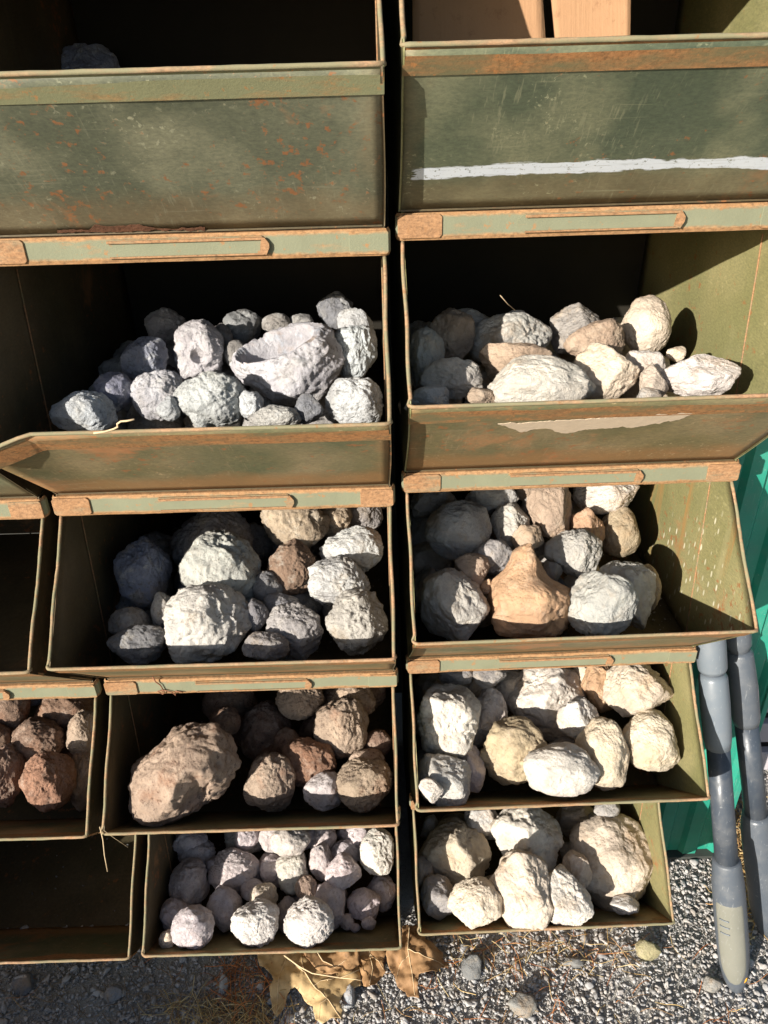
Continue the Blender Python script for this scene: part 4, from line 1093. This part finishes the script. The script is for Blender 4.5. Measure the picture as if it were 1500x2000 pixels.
def pole(A, B_, prof, insets, label, face):
    """A bottom point, B_ top point; prof = [(part name, material, [(t, radius) ...])]"""
    A, B_ = np.array(A), np.array(B_); ax = B_-A; Ln = np.linalg.norm(ax)
    t = empty('pole_handle', A); tag(t, label, 'pole', 'grey pole handles leaning at the right')
    for nm, mt, pr in prof:
        pts = [ax*s for s, r in pr]; rs = [r for s, r in pr]
        o = MB().tube(pts, rs, 32).build(nm, mt, t, True)
        if nm == 'grip' and insets:
            # pale rubber inlay wrapping the side that faces the yard
            axn = ax/Ln; fz_ = np.array(face)-axn*np.dot(face, axn); fz_ /= np.linalg.norm(fz_); sx = np.cross(axn, fz_)
            V = []; ns, na = 40, 16; s0, s1 = insets
            prs = np.array([s for s, r in pr]); prr = np.array([r for s, r in pr])
            o_ = np.argsort(prs)
            for i in range(ns+1):
                s = s0+(s1-s0)*i/ns; rr = np.interp(s, prs[o_], prr[o_])+.0008
                q = (s-s0)/(s1-s0); half = .95*min(1, math.sqrt(max(0, 1-max(0, (.28-q)/.28)**2)))
                if q > .97: half *= .93
                for j in range(na+1):
                    a = half*(j/na*2-1); V.append(ax*s+(fz_*math.cos(a)+sx*math.sin(a))*(rr if 0 < j < na and 0 < i < ns else rr-.0012))
            f = [(i*(na+1)+j, i*(na+1)+j+1, (i+1)*(na+1)+j+1, (i+1)*(na+1)+j) for i in range(ns) for j in range(na)]
            mesh_obj('grip_inlay', V, f, GRIP, o, True)
            for q in (.66, .74, .82):
                s = s0+(s1-s0)*q; rr = np.interp(s, prs[o_], prr[o_])+.0014
                MB().tube([ax*s+(fz_*math.cos(a)+sx*math.sin(a))*rr for a in np.linspace(-.05, -.62, 8)], .0011, 5).build('grip_rib', GREYP, o, True)
    return t, ax
A1 = at_z(1436, 1915, GZ+.016); B1 = at_y(1384, 1205, .030); 
L1 = np.linalg.norm(B1-A1)
def frac(v, A, B_):   # fraction along the pole that is seen at image height v
    lo, hi = 0, 1.0
    for _ in range(40):
        m_ = (lo+hi)/2; q = A+(B_-A)*m_-CAM; vv = 1000-F*np.dot(q, UP)/np.dot(q, FW)
        if vv > v: lo = m_
        else: hi = m_
    return lo
def rw(px, s, A, B_): q = A+(B_-A)*s-CAM; return px/2*np.dot(q, FW)/F
def sec(A, B_, L): return [(frac(v_, A, B_) if v_ is not None else 1.0, rw(px, frac(v_, A, B_), A, B_)) for v_, px in L]
pr1 = [('grip', GREYD, [(-.035, .004), (-.028, .012)]+sec(A1, B1, [(1905, 46), (1880, 55), (1840, 60), (1760, 61), (1720, 60), (1700, 56), (1682, 53), (1678, 50)])),
       ('tube', TUBE, sec(A1, B1, [(1680, 43), (1600, 43), (1456, 44)])),
       ('sleeve', GREYP, sec(A1, B1, [(1458, 47), (1440, 52), (1380, 56), (1322, 54), (1314, 46)])),
       ('neck', GREYD, sec(A1, B1, [(1315, 40), (1308, 40)])),
       ('upper_sleeve', GREYP, sec(A1, B1, [(1309, 50), (1303, 55), (1260, 57)])+[(1.0, rw(56, 1.0, A1, B1)), (1.06, .022)])]
t1, ax1 = pole(A1, B1, pr1, (frac(1905, A1, B1), frac(1748, A1, B1)), 'grey pole handle with a pale oval grip standing in the sun', (-.5, -1, .3))
tipo = MB(); 
axn = ax1/np.linalg.norm(ax1); side = np.array([.55, -.80, .1]); side = side-axn*np.dot(side, axn); side /= np.linalg.norm(side); sx_ = np.cross(axn, side)
V = []; 
for i in range(24):
    a = 2*math.pi*i/24; V.append(ax1*.012+axn*(.016*math.sin(a))+side*(.0245-.010*(1-math.sin(a))/2)+sx_*(.006*math.cos(a)))
c_ = np.mean(V, 0)+side*.001; V2 = list(V)+[c_]+[q-side*.004 for q in V]
f = [(i, (i+1) % 24, 24) for i in range(24)]+[(i, 25+i, 25+(i+1) % 24, (i+1) % 24) for i in range(24)]
mesh_obj('end_cap', V2, f, TIP, t1, True)
A2 = at_z(1500, 1812, GZ+.016); B2 = at_y(1436, 1205, .075)
pr2 = [('grip', GREYD, [(-.03, .005), (-.022, .015)]+sec(A2, B2, [(1795, 50), (1760, 60), (1640, 62), (1615, 60), (1595, 54), (1588, 50)])),
       ('tube', TUBE, sec(A2, B2, [(1592, 42), (1500, 43), (1408, 44)])),
       ('sleeve', GREYD, sec(A2, B2, [(1412, 46), (1400, 52), (1340, 56), (1275, 52), (1268, 44)])),
       ('upper_sleeve', GREYD, sec(A2, B2, [(1270, 42), (1262, 42), (1258, 50), (1245, 52)])+[(1.0, rw(52, 1.0, A2, B2)), (1.06, .022)])]
pole(A2, B2, pr2, None, 'dark grey pole handle mostly in shade, behind the sunlit one', (-.5, -1, .3))

# slatted pale crate and a box behind the poles at the right edge
PLANK = simple('pale_plank', (.45, .42, .44), .8, (60, .3, .002), .15, 20); PLANKD = simple('dark_plank', (.09, .08, .07), .8)
cr = empty('slatted_crate', (.98, .32, GZ)); tag(cr, 'pale slatted crate in half shade at the right edge behind the poles', 'crate')
for z in (.02, .115, .21, .305, .40):
    MB().box((-.28, -.02, z), (.45, 0, z+.06)).build('slat', PLANK, cr, bevel=.002)
for xq in (-.26, .08, .40):
    MB().box((xq, .0005, 0), (xq+.04, .03, .48)).build('corner_post', PLANKD, cr, bevel=.002)
MB().box((-.28, .031, .0), (.45, .33, .02)).build('base_board', PLANKD, cr)

# dark wall behind the stacks
WALLM = simple('dark_wall', (.045, .045, .04), .9, (30, .5, .004))
wl = MB(); 
bw = empty('rear_wall', (0, .62, GZ)); tag(bw, 'dark board wall standing behind the stacks of bins', 'wall')
for i in range(26):
    MB().box((-2.2+i*.17, 0, 0), (-2.2+i*.17+.166, .02, 2.2)).build('board', WALLM, bw)

# unseen crate added at lower left to shade the gravel under the left bins
lc = empty('shade_crate', (-.985, -.47, GZ)); tag(lc, 'unseen wooden crate added to cast shade on the lower left gravel', 'crate')
for k in range(3):
    z = .004+k*.068
    for yq in (-.12, .11): MB().box((-.42, yq, z), (.42, yq+.012, z+.062)).build('slat', WOOD, lc)
    for xq in (-.432, .4205): MB().box((xq, -.12, z), (xq+.012, .122, z+.062)).build('end_slat', WOOD, lc)
MB().box((-.42, -.107, .004), (.42, .109, .014)).build('base_board', WOOD, lc)
